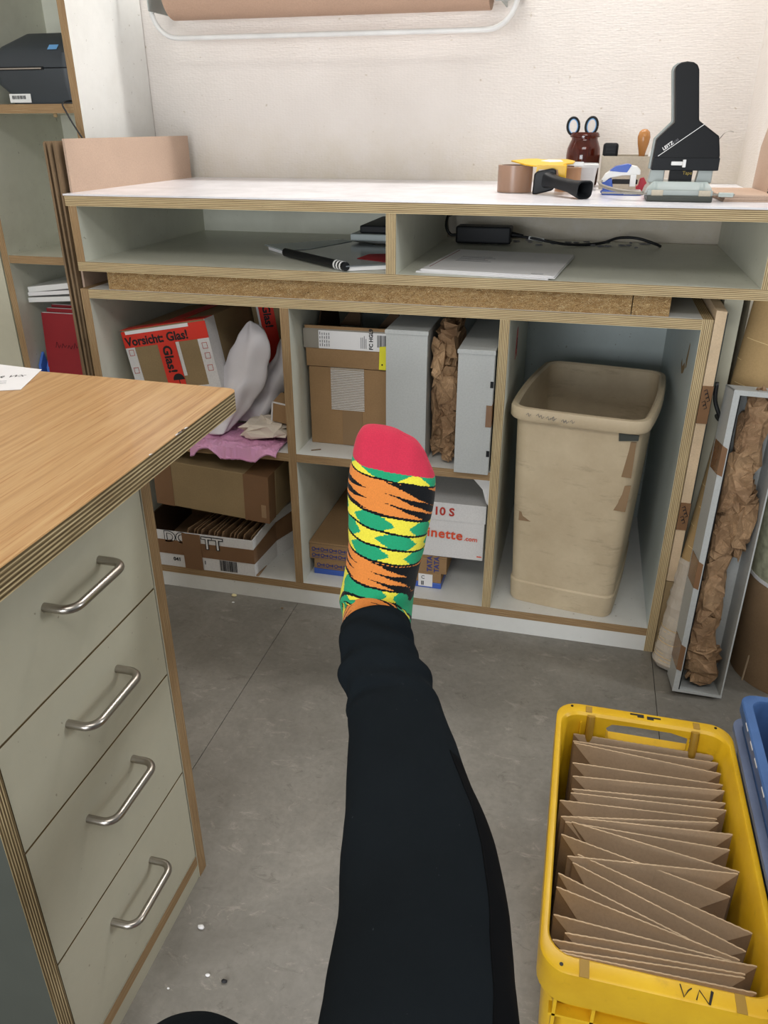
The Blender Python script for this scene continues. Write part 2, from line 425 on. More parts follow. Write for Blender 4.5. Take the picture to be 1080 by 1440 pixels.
def tube(path, r, n=10, sub=0, caps=True):
    P = [tuple(p) for p in path]
    R = r if isinstance(r, (list, tuple)) else [r]*len(P)
    pts = [tuple(p)+(q,) for p, q in zip(P, R)]
    if sub: pts = cr(pts, sub)
    pos = [Vector(p[:3]) for p in pts]; rad = [p[3] for p in pts]
    rings = []; up = None
    for i, p in enumerate(pos):
        t = (pos[min(i+1, len(pos)-1)]-pos[max(i-1, 0)]).normalized()
        if up is None:
            up = Vector((0, 0, 1)) if abs(t.z) < 0.9 else Vector((0, 1, 0))
        s = t.cross(up).normalized(); up = s.cross(t).normalized()
        rings.append([tuple(p+rad[i]*(math.cos(a)*s+math.sin(a)*up)) for a in (2*math.pi*k/n for k in range(n))])
    return loft(rings, caps, caps)
def crumple(c, rad, seed, amp=0.25, freq=18, n=26, m=18, power=3.0, mtx=None):
    """crinkled paper lump: super-ellipsoid with creased displacement"""
    V, F = [], []
    off = Vector((seed*7.13, seed*3.7, seed*1.9))
    def sp(x): return math.copysign(abs(x)**(2/power), x)
    for j in range(m+1):
        th = math.pi*j/m-math.pi/2
        for i in range(n):
            ph = 2*math.pi*i/n
            d = Vector((sp(math.cos(th))*sp(math.cos(ph)), sp(math.cos(th))*sp(math.sin(ph)), sp(math.sin(th))))
            p = Vector((d.x*rad[0], d.y*rad[1], d.z*rad[2]))
            q = (p+off)*freq
            k = noise.voronoi(q)[0]; h = (k[1]-k[0])-0.35 + 0.5*noise.noise(q*1.7)
            p += d.normalized()*h*amp*min(rad)
            V.append(p)
    for j in range(m):
        for i in range(n):
            a = j*n+i; b = j*n+(i+1) % n; F.append((a, b, b+n, a+n))
    if mtx: V = [mtx @ v for v in V]
    return [tuple(Vector(c)+v) for v in V], F
def facets(c, rad, seed, amp=0.3, n=13, m=13, power=3.5, mtx=None):
    """crumpled paper wad: few large jittered facets"""
    rn = random.Random(seed); V, F = [], []
    def sp(x): return math.copysign(abs(x)**(2/power), x)
    for j in range(m+1):
        th = math.pi*(j+(rn.uniform(-.25, .25) if 0 < j < m else 0))/m-math.pi/2
        for i in range(n):
            ph = 2*math.pi*(i+rn.uniform(-.4, .4)+(j % 2)*.5)/n
            t = th+(rn.uniform(-.35, .35)*math.pi/m if 0 < j < m else 0)
            d = Vector((sp(math.cos(t))*sp(math.cos(ph)), sp(math.cos(t))*sp(math.sin(ph)), sp(math.sin(t))))
            p = Vector((d.x*rad[0], d.y*rad[1], d.z*rad[2]))*(1+rn.uniform(-amp, amp*.5))
            V.append(p)
    for j in range(m):
        for i in range(n):
            a = j*n+i; b = j*n+(i+1) % n
            if (i+j) % 2: F += [(a, b, b+n), (a, b+n, a+n)]
            else: F += [(a, b, a+n), (b, b+n, a+n)]
    if mtx: V = [mtx @ v for v in V]
    return [tuple(Vector(c)+v) for v in V], F
_tc = {}
def text_geo(s, size, extrude=0.0002, bold=0.0, shear=0.0, space=1.0):
    cu = bpy.data.curves.new('t', 'FONT'); cu.body = s; cu.size = size; cu.extrude = extrude; cu.offset = bold*size; cu.shear = shear
    cu.resolution_u = 3; cu.space_character = space
    o = bpy.data.objects.new('t', cu); COL.objects.link(o)
    dg = bpy.context.evaluated_depsgraph_get(); me = bpy.data.meshes.new_from_object(o.evaluated_get(dg))
    V = [tuple(v.co) for v in me.vertices]; F = [tuple(p.vertices) for p in me.polygons]
    bpy.data.objects.remove(o); bpy.data.curves.remove(cu); bpy.data.meshes.remove(me)
    return V, F
def frame(o, x, y):
    x = Vector(x).normalized(); y = Vector(y).normalized(); z = x.cross(y).normalized(); y = z.cross(x)
    return Matrix(((x.x, y.x, z.x, o[0]), (x.y, y.y, z.y, o[1]), (x.z, y.z, z.z, o[2]), (0, 0, 0, 1)))
def lettering(parent, s, o, x, y, size, mat='ink', world=True, name='lettering', **kw):
    g = xf(text_geo(s, size, **kw), frame(o, x, y))
    return mk(name, g, mat, parent, world=world)
def slab(o, x, y, w, h, t=0.0006):
    return xf(box(0, w, 0, h, 0, t), frame(o, x, y))
def barcode(parent, o, x, y, w, h, seed, mat='ink', world=True, horizontal=False, name='barcode'):
    rnd = random.Random(seed); gs = []; p = 0; L = h if horizontal else w
    while p < L-0.001:
        b = rnd.choice((0.0006, 0.001, 0.0016)); g = rnd.choice((0.0006, 0.001, 0.0014))
        if p+b > L: break
        gs.append(box(0, w, p, p+b, 0, 0.0003) if horizontal else box(p, p+b, 0, h, 0, 0.0003)); p += b+g
    return mk(name, xf(join(*gs), frame(o, x, y)), mat, parent, world=world)

# ---------------------------------------------------------------- setting
fl = mk('floor', box(-1.6, 3.2, -3.6, 0.75, -0.03, -0.003), 'black_matte'); tag(fl, kind='structure')
for x0, x1 in ((-1.6, 0.4993), (0.5007, 1.4023), (1.4037, 3.2)):
    mk('lino_sheet', box(x0, x1, -3.6, 0.75, -0.0032, 0.0), 'lino', fl, world=True)
tag(mk('wall_back', box(-1.6, 1.62, 0.65, 0.75, 0, 2.6), 'wall'), kind='structure')
tag(mk('wall_right', box(1.50, 1.60, 0.18, 0.65, 0, 2.6), 'wall'), kind='structure')
tag(mk('wall_left', box(-1.02, -0.94, -3.6, 0.65, 0, 2.6), 'wall'), kind='structure')
tag(mk('ceiling', box(-1.6, 3.2, -3.6, 0.75, 2.6, 2.66), 'ceiling'), kind='structure')

# ---------------------------------------------------------------- lower shelf unit
lu = thing('shelf_cabinet', 'low open plywood-edged white shelf cabinet with five compartments standing on the floor', 'cabinet', (0, 0, 0))
board('side_panel', lu, (0, 0.021, 0, 0.62, 0, 0.799), 0, 'lam', 'ply_dark')
board('side_panel', lu, (1.385, 1.406, 0, 0.62, 0, 0.799), 0, 'lam_blue')
board('top_board', lu, (0.021, 1.385, 0, 0.62, 0.778, 0.799), 2, 'lam_white')
board('bottom_board', lu, (0.021, 1.385, 0, 0.61, 0.044, 0.065), 2, 'lam_white', 'ply_dark')
board('divider', lu, (0.4974, 0.5184, 0.0, 0.61, 0.065, 0.778), 0, 'lam', 'ply_dark')
board('divider', lu, (0.988, 1.009, 0.0, 0.61, 0.065, 0.778), 0, 'lam')
board('shelf', lu, (0.021, 0.4974, 0.0, 0.61, 0.4085, 0.4295), 2, 'lam_white', 'ply_dark')
board('shelf', lu, (0.5184, 0.988, 0.0, 0.61, 0.4085, 0.4295), 2, 'lam_white', 'ply_dark')
mk('back_panel', box(0.0, 1.406, 0.612, 0.62, 0.02, 0.79), 'lam_blue', lu, world=True)  # cool lit look is part of this panel's colour
mk('plinth', box(0.021, 1.385, 0.001, 0.02, 0.0, 0.044), 'lam_white', lu, world=True)
# torn red tape scrap on the divider, torn laminate patch on the right panel
mk('tape_scrap', prism([(0.205, 0.64), (0.222, 0.655), (0.245, 0.637), (0.244, 0.70), (0.236, 0.712), (0.216, 0.708)], 0, 1.0092, 1.0098), 'red_tape', lu, world=True, label='torn scrap of red tape')
lettering(lu, 'Glas', (1.0099, 0.238, 0.658), (0, 0, 1), (0, -1, 0), 0.016, 'ink', bold=0.02)
mk('torn_patch', join(prism([(0.135, 0.665), (0.15, 0.672), (0.18, 0.655), (0.2, 0.668), (0.206, 0.655), (0.175, 0.64), (0.15, 0.648)], 0, 1.3846, 1.3849),
                      prism([(0.11, 0.72), (0.118, 0.724), (0.135, 0.682), (0.125, 0.665), (0.113, 0.672)], 0, 1.3846, 1.3849)), 'card_mid', lu, world=True, label='torn brown patch')

# chipboard filler strips
tag(mk('chipboard_beam', box(0.072, 1.2475, 0.008, 0.30, 0.799, 0.8405), 'chip'), 'long raw chipboard beam between the low cabinet and the counter unit', 'board')
tag(mk('chipboard_block', box(1.2495, 1.3215, 0.009, 0.30, 0.799, 0.840), 'chip'), 'short raw chipboard block at the right end of the long beam', 'board')

# ---------------------------------------------------------------- counter unit
cu = thing('counter_unit', 'white counter with striped plywood edges and two open bays above the low cabinet', 'counter', (0.01, 0, 0.841))
board('shelf', cu, (0.010, 1.499, -0.0074, 0.624, 0.841, 0.862), 2, 'lam')
board('side_panel', cu, (0.010, 0.031, -0.0074, 0.624, 0.862, 0.982), 0, 'lam', 'ply_dark')
board('side_panel', cu, (1.478, 1.499, -0.0074, 0.624, 0.862, 0.982), 0, 'lam')
board('divider', cu, (0.7436, 0.7650, -0.0074, 0.624, 0.862, 0.982), 0, 'lam')
board('worktop', cu, (0.006, 1.499, -0.0100, 0.648, 0.982, 1.0035), 2, 'lam_white')
mk('worktop_surface', box(0.004, 1.4995, -0.0115, 0.649, 1.0035, 1.007), 'worktop', cu, world=True, label='glossy scuffed white top surface')
mk('back_panel', box(0.031, 0.7436, 0.616, 0.624, 0.862, 0.982), 'lam', cu, world=True)
g = []
rnd = random.Random(3)
for i in range(26):
    x = rnd.uniform(0.9, 1.32); y = rnd.uniform(0.5, 0.6); s = rnd.uniform(0.004, 0.012)
    g.append(crumple((x, y, 0.8645), (s, s*0.6, 0.002), i, 0.6, 200, 8, 5, 2))
tag(mk('dust_fluff', join(*g), 'ink_grey'), 'grey dust fluff at the back of the right counter bay under the cable', 'dust', kind='stuff')

# ---------------------------------------------------------------- bookcase at left
bc = thing('bookcase', 'tall open white bookcase with plywood edges left of the counter', 'bookcase', (-0.434, 0.29, 0))
board('side_panel', bc, (-0.434, -0.413, 0.29, 0.65, 0, 2.2), 0, 'lam', 'ply_dark')
board('side_panel', bc, (-0.134, -0.113, 0.29, 0.6475, 0, 2.2), 0, 'lam_white', 'ply_dark')
for z in (1.192, 0.820, 0.440, 0.10):
    board('shelf', bc, (-0.413, -0.134, 0.292, 0.64, z-0.021, z), 2, 'lam', 'ply_dark')
board('shelf', bc, (-0.413, -0.134, 0.292, 0.64, 1.62, 1.641), 2, 'lam', 'ply_dark')
mk('back_panel', box(-0.413, -0.134, 0.64, 0.648, 0, 2.2), 'lam', bc, world=True)
cp = thing('tall_cupboard', 'plain beige cupboard door front left of the open bookcase', 'cupboard', (-0.93, 0.29, 0))
mk('carcass', box(-0.93, -0.436, 0.31, 0.648, 0, 2.2), 'lam', cp, world=True)
mk('door', box(-0.928, -0.438, 0.289, 0.308, 0.01, 2.19), 'lam_desk', cp, world=True)

# label printer
pr = thing('label_printer', 'charcoal desktop label printer on the bookcase shelf', 'printer', (-0.25, 0.40, 1.192))
def rr(x0, x1, y0, y1, z, r): return rring(x0, x1, y0, y1, z, r, 4)
mk('body', loft([rr(-0.335, -0.145, 0.325, 0.53, 1.1925, 0.02), rr(-0.337, -0.145, 0.322, 0.53, 1.215, 0.02), rr(-0.364, -0.14, 0.315, 0.54, 1.237, 0.025), rr(-0.366, -0.139, 0.313, 0.54, 1.271, 0.025)]), 'printer', pr, world=True, smooth='auto')
mk('lid', loft([rr(-0.366, -0.139, 0.313, 0.54, 1.273, 0.025), rr(-0.366, -0.139, 0.315, 0.54, 1.305, 0.025), rr(-0.352, -0.142, 0.330, 0.535, 1.322, 0.03), rr(-0.300, -0.150, 0.375, 0.52, 1.352, 0.02), rr(-0.290, -0.160, 0.39, 0.50, 1.353, 0.02)]), 'printer', pr, world=True, smooth='auto')
mk('lid_window', box(-0.33, -0.205, 0.3305, 0.337, 1.308, 1.318), 'printer_dark', pr, world=True, rot=(0, 0, 0), bevel=0.001)
mk('media_slot', box(-0.352, -0.215, 0.3115, 0.3128, 1.268, 1.2755), 'black', pr, world=True)
mk('tear_bar', box(-0.345, -0.22, 0.3095, 0.3118, 1.270, 1.2728), 'steel', pr, world=True)
mk('blue_badge', slab((-0.200, 0.3190, 1.3120), (1, 0, 0), (0.0, 0.75, 0.66), 0.026, 0.016), 'blue_label', pr, world=True)
mk('rating_label', box(-0.334, -0.272, 0.3205, 0.3222, 1.196, 1.216), 'white_plastic', pr, world=True, label='white sticker with bar code')
barcode(pr, (-0.326, 0.3202, 1.204), (1, 0, 0), (0, 0, 1), 0.04, 0.008, 5)
mk('power_lead', tube([(-0.135, 0.36, 1.2), (-0.15, 0.278, 1.195), (-0.142, 0.272, 1.17), (-0.115, 0.275, 1.12), (-0.09, 0.30, 1.06)], 0.0022, 8, 6), 'rubber', pr, world=True, smooth=True)
tag(mk('paper_scrap', crumple((-0.195, 0.30, 1.1665), (0.006, 0.003, 0.005), 2, 0.5, 90, 8, 6), 'card_mid'), 'tiny brown torn paper tuft stuck beneath the printer shelf', 'scrap')

# items in the lower bay of the bookcase
bt = thing('blue_letter_tray', 'bright blue plastic letter tray at the bottom of the bookcase', 'tray', (-0.3, 0.4, 0.44))
mk('base', box(-0.408, -0.165, 0.32, 0.60, 0.441, 0.446), 'blue_tray', bt, world=True, bevel=0.001)
mk('side_wall', prism([(0.32, 0.446), (0.32, 0.50), (0.345, 0.535), (0.36, 0.46), (0.38, 0.445), (0.45, 0.445)], 0, -0.409, -0.401), 'blue_tray', bt, world=True, bevel=0.001)
mk('side_wall', prism([(0.33, 0.446), (0.33, 0.49), (0.35, 0.53), (0.37, 0.46), (0.38, 0.446), (0.45, 0.446)], 0, -0.391, -0.383), 'blue_tray', bt, world=True, bevel=0.001)
mk('front_lip', box(-0.40, -0.165, 0.318, 0.322, 0.446, 0.458), 'blue_tray', bt, world=True)
for i, (y, x0, h) in enumerate(((0.335, -0.385, 0.205), (0.352, -0.378, 0.215), (0.369, -0.372, 0.222))):
    b = thing('red_book', ['front red cloth-bound book leaning in the blue tray', 'second red book, behind the front red book in the tray', 'rearmost red book showing a thin pale page edge in the tray'][i], 'book', (x0+0.11, y, 0.4475), (math.radians(-5), 0, 0), 'red books in the bookcase')
    mk('cover', join(box(-0.11, 0.09, -0.007, -0.005, 0, h), box(-0.11, 0.09, 0.005, 0.007, 0, h)), 'red_book', b)
    mk('pages', box(-0.108, 0.088, -0.0049, 0.0049, 0.002, h+0.001), 'paper', b)
    if i == 0:
        mk('cover_print', join(*[tube([(-.075+.020*k, -.0073, .105), (-.070+.020*k, -.0073, .122-.004*(k % 3)), (-.064+.020*k, -.0073, .104+.003*(k % 2)), (-.058+.020*k, -.0073, .114)], .0008, 5) for k in range(7)]), 'black_matte', b, label='worn black script print')
for i, (z, x0, t, tl) in enumerate(((0.690, -0.425, 0.014, 4), (0.7065, -0.415, 0.011, 5), (0.7195, -0.408, 0.016, 7))):
    mats = 'white_plastic' if i != 1 else 'paper'
    pad = mk('paper_pad', box(0, 0.21, -0.12, 0.12, -t/2, t/2), mats, bevel=0.002, loc=(-0.408+0.003*i, 0.45, z), rot=(0, math.radians(-tl), 0))
    tag(pad, ['bottom white pad of paper lying across the red books', 'middle white pad between two other pads on the red books', 'top white pad with a violet backing on the stack over the red books'][i], 'paper', 'paper pads over the red books')

# cardboard sheets leaning in the gap
for i, (x, y0, y1, h, mt) in enumerate(((-0.0425, 0.015, 0.60, 1.112, 'card_dark'), (-0.0325, 0.004, 0.58, 1.110, 'card_dark'), (-0.0230, 0.002, 0.60, 1.112, 'card_dark'), (-0.0145, 0.008, 0.575, 1.111, 'card_dark'), (0.0012, 0.022, 0.612, 1.117, 'card_pink'))):
    x1 = x+0.0055; xw = [-0.003, 0.0025, -0.002, 0.0015, 0][i]
    ring = []
    for z in (0.0, 0.25, 0.5, 0.79, 0.86, 0.95, h):
        bx = x+xw*math.sin(z*4+i) if i < 4 else (-0.0062 if z < .8 else (-0.0055 if z < .9 else .0015+.006*(z-.95)))
        ring.append([(bx, y0, z), (bx+0.0052, y0, z), (bx+0.0052, y1, z), (bx, y1, z)])
    s = mk('cardboard_sheet', loft(ring), 'card_dark' if i < 4 else 'card_pink')
    tag(s, ['leftmost tall cardboard sheet in the gap beside the bookcase', 'second tall cardboard sheet from the left in the gap', 'third tall cardboard sheet from the left in the gap', 'fourth tall cardboard sheet, just left of the pink-brown one', 'front pink-brown cardboard sheet standing above the left end of the worktop'][i], 'cardboard', 'cardboard sheets between bookcase and counter')

# ---------------------------------------------------------------- paper roll and its holder
ro = thing('kraft_paper_roll', 'wide kraft paper roll hanging high on the back wall', 'paper roll', (0.44, 0.55, 1.455))
n = 40
mk('paper', loft([[(x, 0.55+0.066*math.cos(2*math.pi*k/n), 1.455+0.066*math.sin(2*math.pi*k/n)) for k in range(n)] for x in (0.035, 0.865)]), 'kraft_roll', ro, world=True, smooth='auto')
mk('core', tube([(0.028, 0.55, 1.455), (0.872, 0.55, 1.455)], 0.02, 16), 'card_mid', ro, world=True, smooth='auto')
ho = thing('roll_holder', 'white enamelled tube frame of the paper roll on the wall', 'holder', (0.44, 0.6, 1.40))
fp = []
for cx, cz, a0 in ((0.055, 1.415, 180), (0.862, 1.415, 270)):
    for k in range(9):
        a = math.radians(a0+90*k/8); fp.append((cx+0.068*math.cos(a), 0.52, cz+0.068*math.sin(a)))
path = [(-0.013, 0.52, 1.56)]+fp+[(0.930, 0.52, 1.56)]
mk('frame_tube', tube(path, 0.0062, 12), 'metal_white', ho, world=True, smooth='auto')
for x in (-0.006, 0.890):
    mk('bracket', box(x, x+0.003, 0.49, 0.65, 1.405, 1.50), 'metal_grey', ho, world=True, bevel=0.001)
mk('bracket_face', box(0.880, 0.915, 0.505, 0.508, 1.402, 1.46), 'metal_grey', ho, world=True, bevel=0.001)
for x in (0.888, 0.900):
    mk('rivet', box(x, x+0.004, 0.503, 0.5055, 1.412, 1.416), 'black', ho, world=True)
mk('wall_arm', box(0.923, 0.937, 0.52, 0.65, 1.42, 1.44), 'metal_white', ho, world=True, bevel=0.002)
mk('wall_arm', box(-0.020, -0.006, 0.52, 0.65, 1.42, 1.44), 'metal_white', ho, world=True, bevel=0.002)

# ---------------------------------------------------------------- things on the counter
ZC = 1.007
# tape gun
tg = thing('tape_gun', 'yellow tape gun with black handle and brown roll on the counter', 'tape dispenser', (1.0, 0.24, ZC))
def annulus(c, r0, r1, z0, z1, n=36):
    return lathe([(r0, z0), (r1, z0), (r1, z1), (r0, z1), (r0, z0)], n, c, False, False)
mk('tape_roll', annulus((0.975, 0.265, 0), 0.031, 0.0385, ZC+0.001, ZC+0.056), 'tape_gun_roll', tg, world=True, smooth='auto')
mk('roll_core', annulus((0.975, 0.265, 0), 0.026, 0.0308, ZC+0.003, ZC+0.054), 'black', tg, world=True, smooth='auto')
tp = prism([(.964, .268), (1.0, .290), (1.02, .292), (1.03, .284), (1.085, .288), (1.103, .268), (1.10, .245), (1.086, .238), (1.074, .212), (1.022, .207), (1.0, .222)], 2, ZC+0.0585, ZC+0.0610)
mk('top_plate', ([(x, y, z+(y-.235)*.13) for x, y, z in tp[0]], tp[1]), 'yellow_metal', tg, world=True)
tp = prism([(1.03, 0.262), (1.045, 0.278), (1.072, 0.275), (1.078, 0.255), (1.05, 0.248)], 2, ZC+0.0609, ZC+0.0617)
mk('plate_cutout', ([(x, y, z+(y-.235)*.13) for x, y, z in tp[0]], tp[1]), 'white_plastic', tg, world=True)
mk('side_plate', prism([(1.019, ZC+0.004), (1.026, ZC+0.0585), (1.080, ZC+0.0585), (1.084, ZC+0.038), (1.074, ZC+0.035), (1.070, ZC+0.05), (1.03, ZC+0.05), (1.024, ZC+0.004)], 1, 0.207, 0.2095), 'yellow_metal', tg, world=True)
mk('end_bracket', box(1.074, 1.088, 0.208, 0.235, ZC+0.030, ZC+0.059), 'yellow_metal', tg, world=True, bevel=0.0015)
mk('handle_plate', prism([(1.020, ZC+0.001), (1.022, ZC+0.042), (1.028, ZC+0.047), (1.060, ZC+0.0535), (1.068, ZC+0.050), (1.070, ZC+0.018), (1.062, ZC+0.009), (1.03, ZC+0.001)], 1, 0.192, 0.205), 'black', tg, world=True, bevel=0.003)
def hring(c, ax, w, h, s=1.0):
    t = Vector(ax).normalized(); sx = t.cross(Vector((0, 0, 1))).normalized(); up = sx.cross(t)
    return [tuple(Vector(c)+sx*w*(abs(math.cos(a))**0.6)*math.copysign(1, math.cos(a))+up*h*(abs(math.sin(a))**0.6)*math.copysign(1, math.sin(a))) for a in (2*math.pi*k/20 for k in range(20))]
ax = (0.75, -0.85, -0.12)
a0 = Vector((1.054, 0.190, ZC+0.030)); d = Vector(ax).normalized()
rg = [hring(a0+d*s, ax, w, h) for s, w, h in ((0, .019, .016), (0.01, .014, .013), (0.03, .013, .0115), (0.075, .014, .012), (0.10, .018, .0155), (0.118, .0205, .018), (0.1185, .0185, .0155), (0.112, .015, .012), (0.085, .010, .008))]
mk('handle', loft(rg, True, True), 'black_matte', tg, world=True, smooth='auto')
mk('blade_guard', box(1.084, 1.122, 0.268, 0.284, ZC+0.055, ZC+0.063), 'cloudy_plastic', tg, world=True, bevel=0.001)
for p in ((1.055, 0.29), (1.068, 0.292)):
    mk('bolt', lathe([(0.004, ZC+0.061), (0.004, ZC+0.065)], 12, (p[0], p[1], 0)), 'steel', tg, world=True)
t2 = thing('tape_roll', 'small tan tape roll standing behind the tape gun handle', 'tape', (1.097, 0.315, ZC))
mk('tape', annulus((1.090, 0.315, 0), 0.022, 0.028, ZC, ZC+0.050), 'tape_roll_2', t2, world=True, smooth='auto')
mk('core', annulus((1.090, 0.315, 0), 0.019, 0.0219, ZC+0.0005, ZC+0.049), 'beige_box', t2, world=True, smooth='auto')
# amber jar with scissors
jr = thing('amber_jar', 'dark amber-brown glass jar standing by the wall behind the tape gun', 'jar', (1.115, 0.50, ZC))
prof = [(0.0, 0.0), (0.034, 0.0), (0.039, 0.004), (0.040, 0.02), (0.0405, 0.07), (0.039, 0.085), (0.034, 0.098), (0.031, 0.104), (0.031, 0.108), (0.034, 0.110), (0.034, 0.116), (0.031, 0.120), (0.028, 0.120), (0.028, 0.104), (0.036, 0.085), (0.037, 0.02), (0.032, 0.005), (0.0, 0.004)]
mk('glass_body', lathe([(max(r, 1e-4), z) for r, z in prof], 36), 'amber', jr, smooth='auto')
mk('rim_thread', annulus((0, 0, 0), 0.0335, 0.0355, 0.1095, 0.1125), 'amber', jr, smooth='auto')
for i, (dx, rz, col) in enumerate(((-0.020, 0.25, 'blue_label'), (0.000, -0.2, 'blue_label'))):
    sc = thing('scissors', ['left pair of scissors, dark oval finger loop up in the amber jar', 'right pair of scissors in the amber jar, loop leaning right'][i], 'scissors', (1.115+dx*0.4, 0.50+0.006*(1-2*i), ZC+0.008), (0, math.radians(6 if i else -5), rz*0.4), 'scissors in the amber jar')
    cz = 0.1265
    loop = [(0.0135*math.cos(a)+dx*0.55, 0, cz+0.0185*math.sin(a)) for a in (2*math.pi*k/24 for k in range(25))]
    mk('finger_loop', tube(loop, 0.0032, 8, caps=False), 'black', sc, smooth=True)
    loop2 = [(0.0105*math.cos(a)+dx*0.55, -0.001, cz+0.0155*math.sin(a)) for a in (2*math.pi*k/24 for k in range(25))]
    mk('loop_lining', tube(loop2, 0.0014, 6, caps=False), col, sc, smooth=True)
    mk('blade', prism([(dx*0.1-0.002, 0.0), (dx*0.1+0.002, 0.0), (dx*0.5+0.006, 0.112), (dx*0.5-0.006, 0.112)], 1, -0.001, 0.001), 'steel', sc)
# cloudy tub
tb = thing('plastic_tub', 'small cloudy plastic tub with lid in front of the amber jar', 'tub', (1.128, 0.375, ZC))
mk('tub', loft([rring(-.020, .020, -.020, .020, 0.0, .007), rring(-.022, .022, -.022, .022, .030, .008), rring(-.025, .025, -.025, .025, .048, .009)]), 'cloudy_plastic', tb, smooth='auto')
mk('lid', loft([rring(-.028, .028, -.028, .028, .048, .011), rring(-.028, .028, -.028, .028, .054, .011), rring(-.024, .024, -.024, .024, .057, .010)]), 'cloudy_plastic', tb, smooth='auto')
# beige box with stamps
bx = thing('beige_desk_box', 'open beige cardboard box against the wall behind the punch', 'box', (1.20, 0.44, ZC))
x0, x1, y0, y1, h = 1.160, 1.290, 0.40, 0.52, 0.071
mk('front_wall', box(x0, x1, y0, y0+.003, ZC, ZC+h), 'beige_box', bx, world=True)
mk('rear_wall', box(x0, x1, y1-.003, y1, ZC, ZC+h), 'beige_box', bx, world=True)
mk('side_wall', box(x0, x0+.003, y0+.003, y1-.003, ZC, ZC+h), 'beige_box', bx, world=True)
mk('side_wall', box(x1-.003, x1, y0+.003, y1-.003, ZC, ZC+h), 'beige_box', bx, world=True)
mk('base', box(x0+.003, x1-.003, y0+.003, y1-.003, ZC, ZC+.003), 'beige_box', bx, world=True)
st = thing('black_stamp', 'black ribbed stamp handle sticking out of the beige box', 'stamp', (1.178, 0.45, ZC+.004))
mk('body', box(-.014, .014, -.010, .010, 0, .05), 'black_matte', st, bevel=.002)
mk('grip', box(-.0175, .0175, -.009, .009, .05, .094), 'black_matte', st, bevel=.006)
for k in range(4): mk('rib', box(-.011, .011, -.0104, -.009, .058+.007*k, .061+.007*k), 'black', st)
sk = thing('wooden_stamp', 'rubber stamp with varnished wooden knob in the beige box', 'stamp', (1.250, 0.45, ZC+.004))
mk('knob', lathe([(1e-4, .060), (.006, .062), (.0075, .072), (.0125, .092), (.0145, .106), (.012, .117), (.006, .1225), (1e-4, .1235)], 20), 'wood_knob', sk, smooth=True)
mk('block', box(-.016, .016, -.012, .012, 0, .062), 'wood_knob', sk, bevel=.002)
wt = thing('white_bottle', 'white plastic bottle nose leaning beside the wooden stamp', 'bottle', (1.272, 0.425, ZC+.004))
mk('body', lathe([(.012, 0), (.013, .004), (.013, .055), (.009, .068), (.004, .082), (1e-4, .084)], 16), 'white_plastic', wt, smooth='auto')
# blue and white stapler
sp = thing('stapler', 'blue and white office stapler beside the hole punch', 'stapler', (1.2, 0.24, ZC))
mk('base', prism([(1.168, ZC), (1.163, ZC+.006), (1.170, ZC+.012), (1.215, ZC+.008), (1.247, ZC+.008), (1.249, ZC)], 1, .222, .256), 'blue_plastic', sp, world=True, bevel=.0015)
mk('rear_column', prism([(1.168, ZC+.010), (1.163, ZC+.024), (1.184, ZC+.034), (1.190, ZC+.010)], 1, .224, .254), 'blue_plastic', sp, world=True, bevel=.0015)
mk('top_arm', prism([(1.160, ZC+.024), (1.170, ZC+.042), (1.190, ZC+.055), (1.214, ZC+.060), (1.234, ZC+.057), (1.241, ZC+.050), (1.242, ZC+.041), (1.205, ZC+.039), (1.180, ZC+.034), (1.170, ZC+.026)], 1, .222, .256), 'white_plastic', sp, world=True, bevel=.002)
mk('arm_trim', prism([(1.178, ZC+.048), (1.190, ZC+.0565), (1.214, ZC+.0615), (1.222, ZC+.0600), (1.214, ZC+.0455), (1.200, ZC+.046)], 1, .2195, .2585), 'blue_plastic', sp, world=True, bevel=.001)
mk('staple_drive', box(1.222, 1.234, .2195, .2585, ZC+.018, ZC+.042), 'white_plastic', sp, world=True, bevel=.001)
mk('magazine', box(1.186, 1.238, .229, .249, ZC+.022, ZC+.031), 'black', sp, world=True, bevel=.001)
mk('base_trim', box(1.212, 1.248, .2205, .2575, ZC+.002, ZC+.010), 'white_plastic', sp, world=True, bevel=.001)
rs = thing('staple_remover', 'small red staple remover between stapler and punch', 'staple remover', (1.25, .265, ZC))
mk('jaw', prism([(1.240, ZC+.004), (1.244, ZC+.032), (1.252, ZC+.034), (1.262, ZC+.018), (1.262, ZC+.004)], 1, .262, .272), 'red_plastic', rs, world=True, bevel=.001)
mk('grip', prism([(1.240, ZC), (1.238, ZC+.014), (1.250, ZC+.024), (1.266, ZC+.012), (1.266, ZC)], 1, .276, .290), 'red_plastic', rs, world=True, bevel=.001)
mk('hinge', box(1.252, 1.258, .272, .276, ZC, ZC+.02), 'steel', rs, world=True)
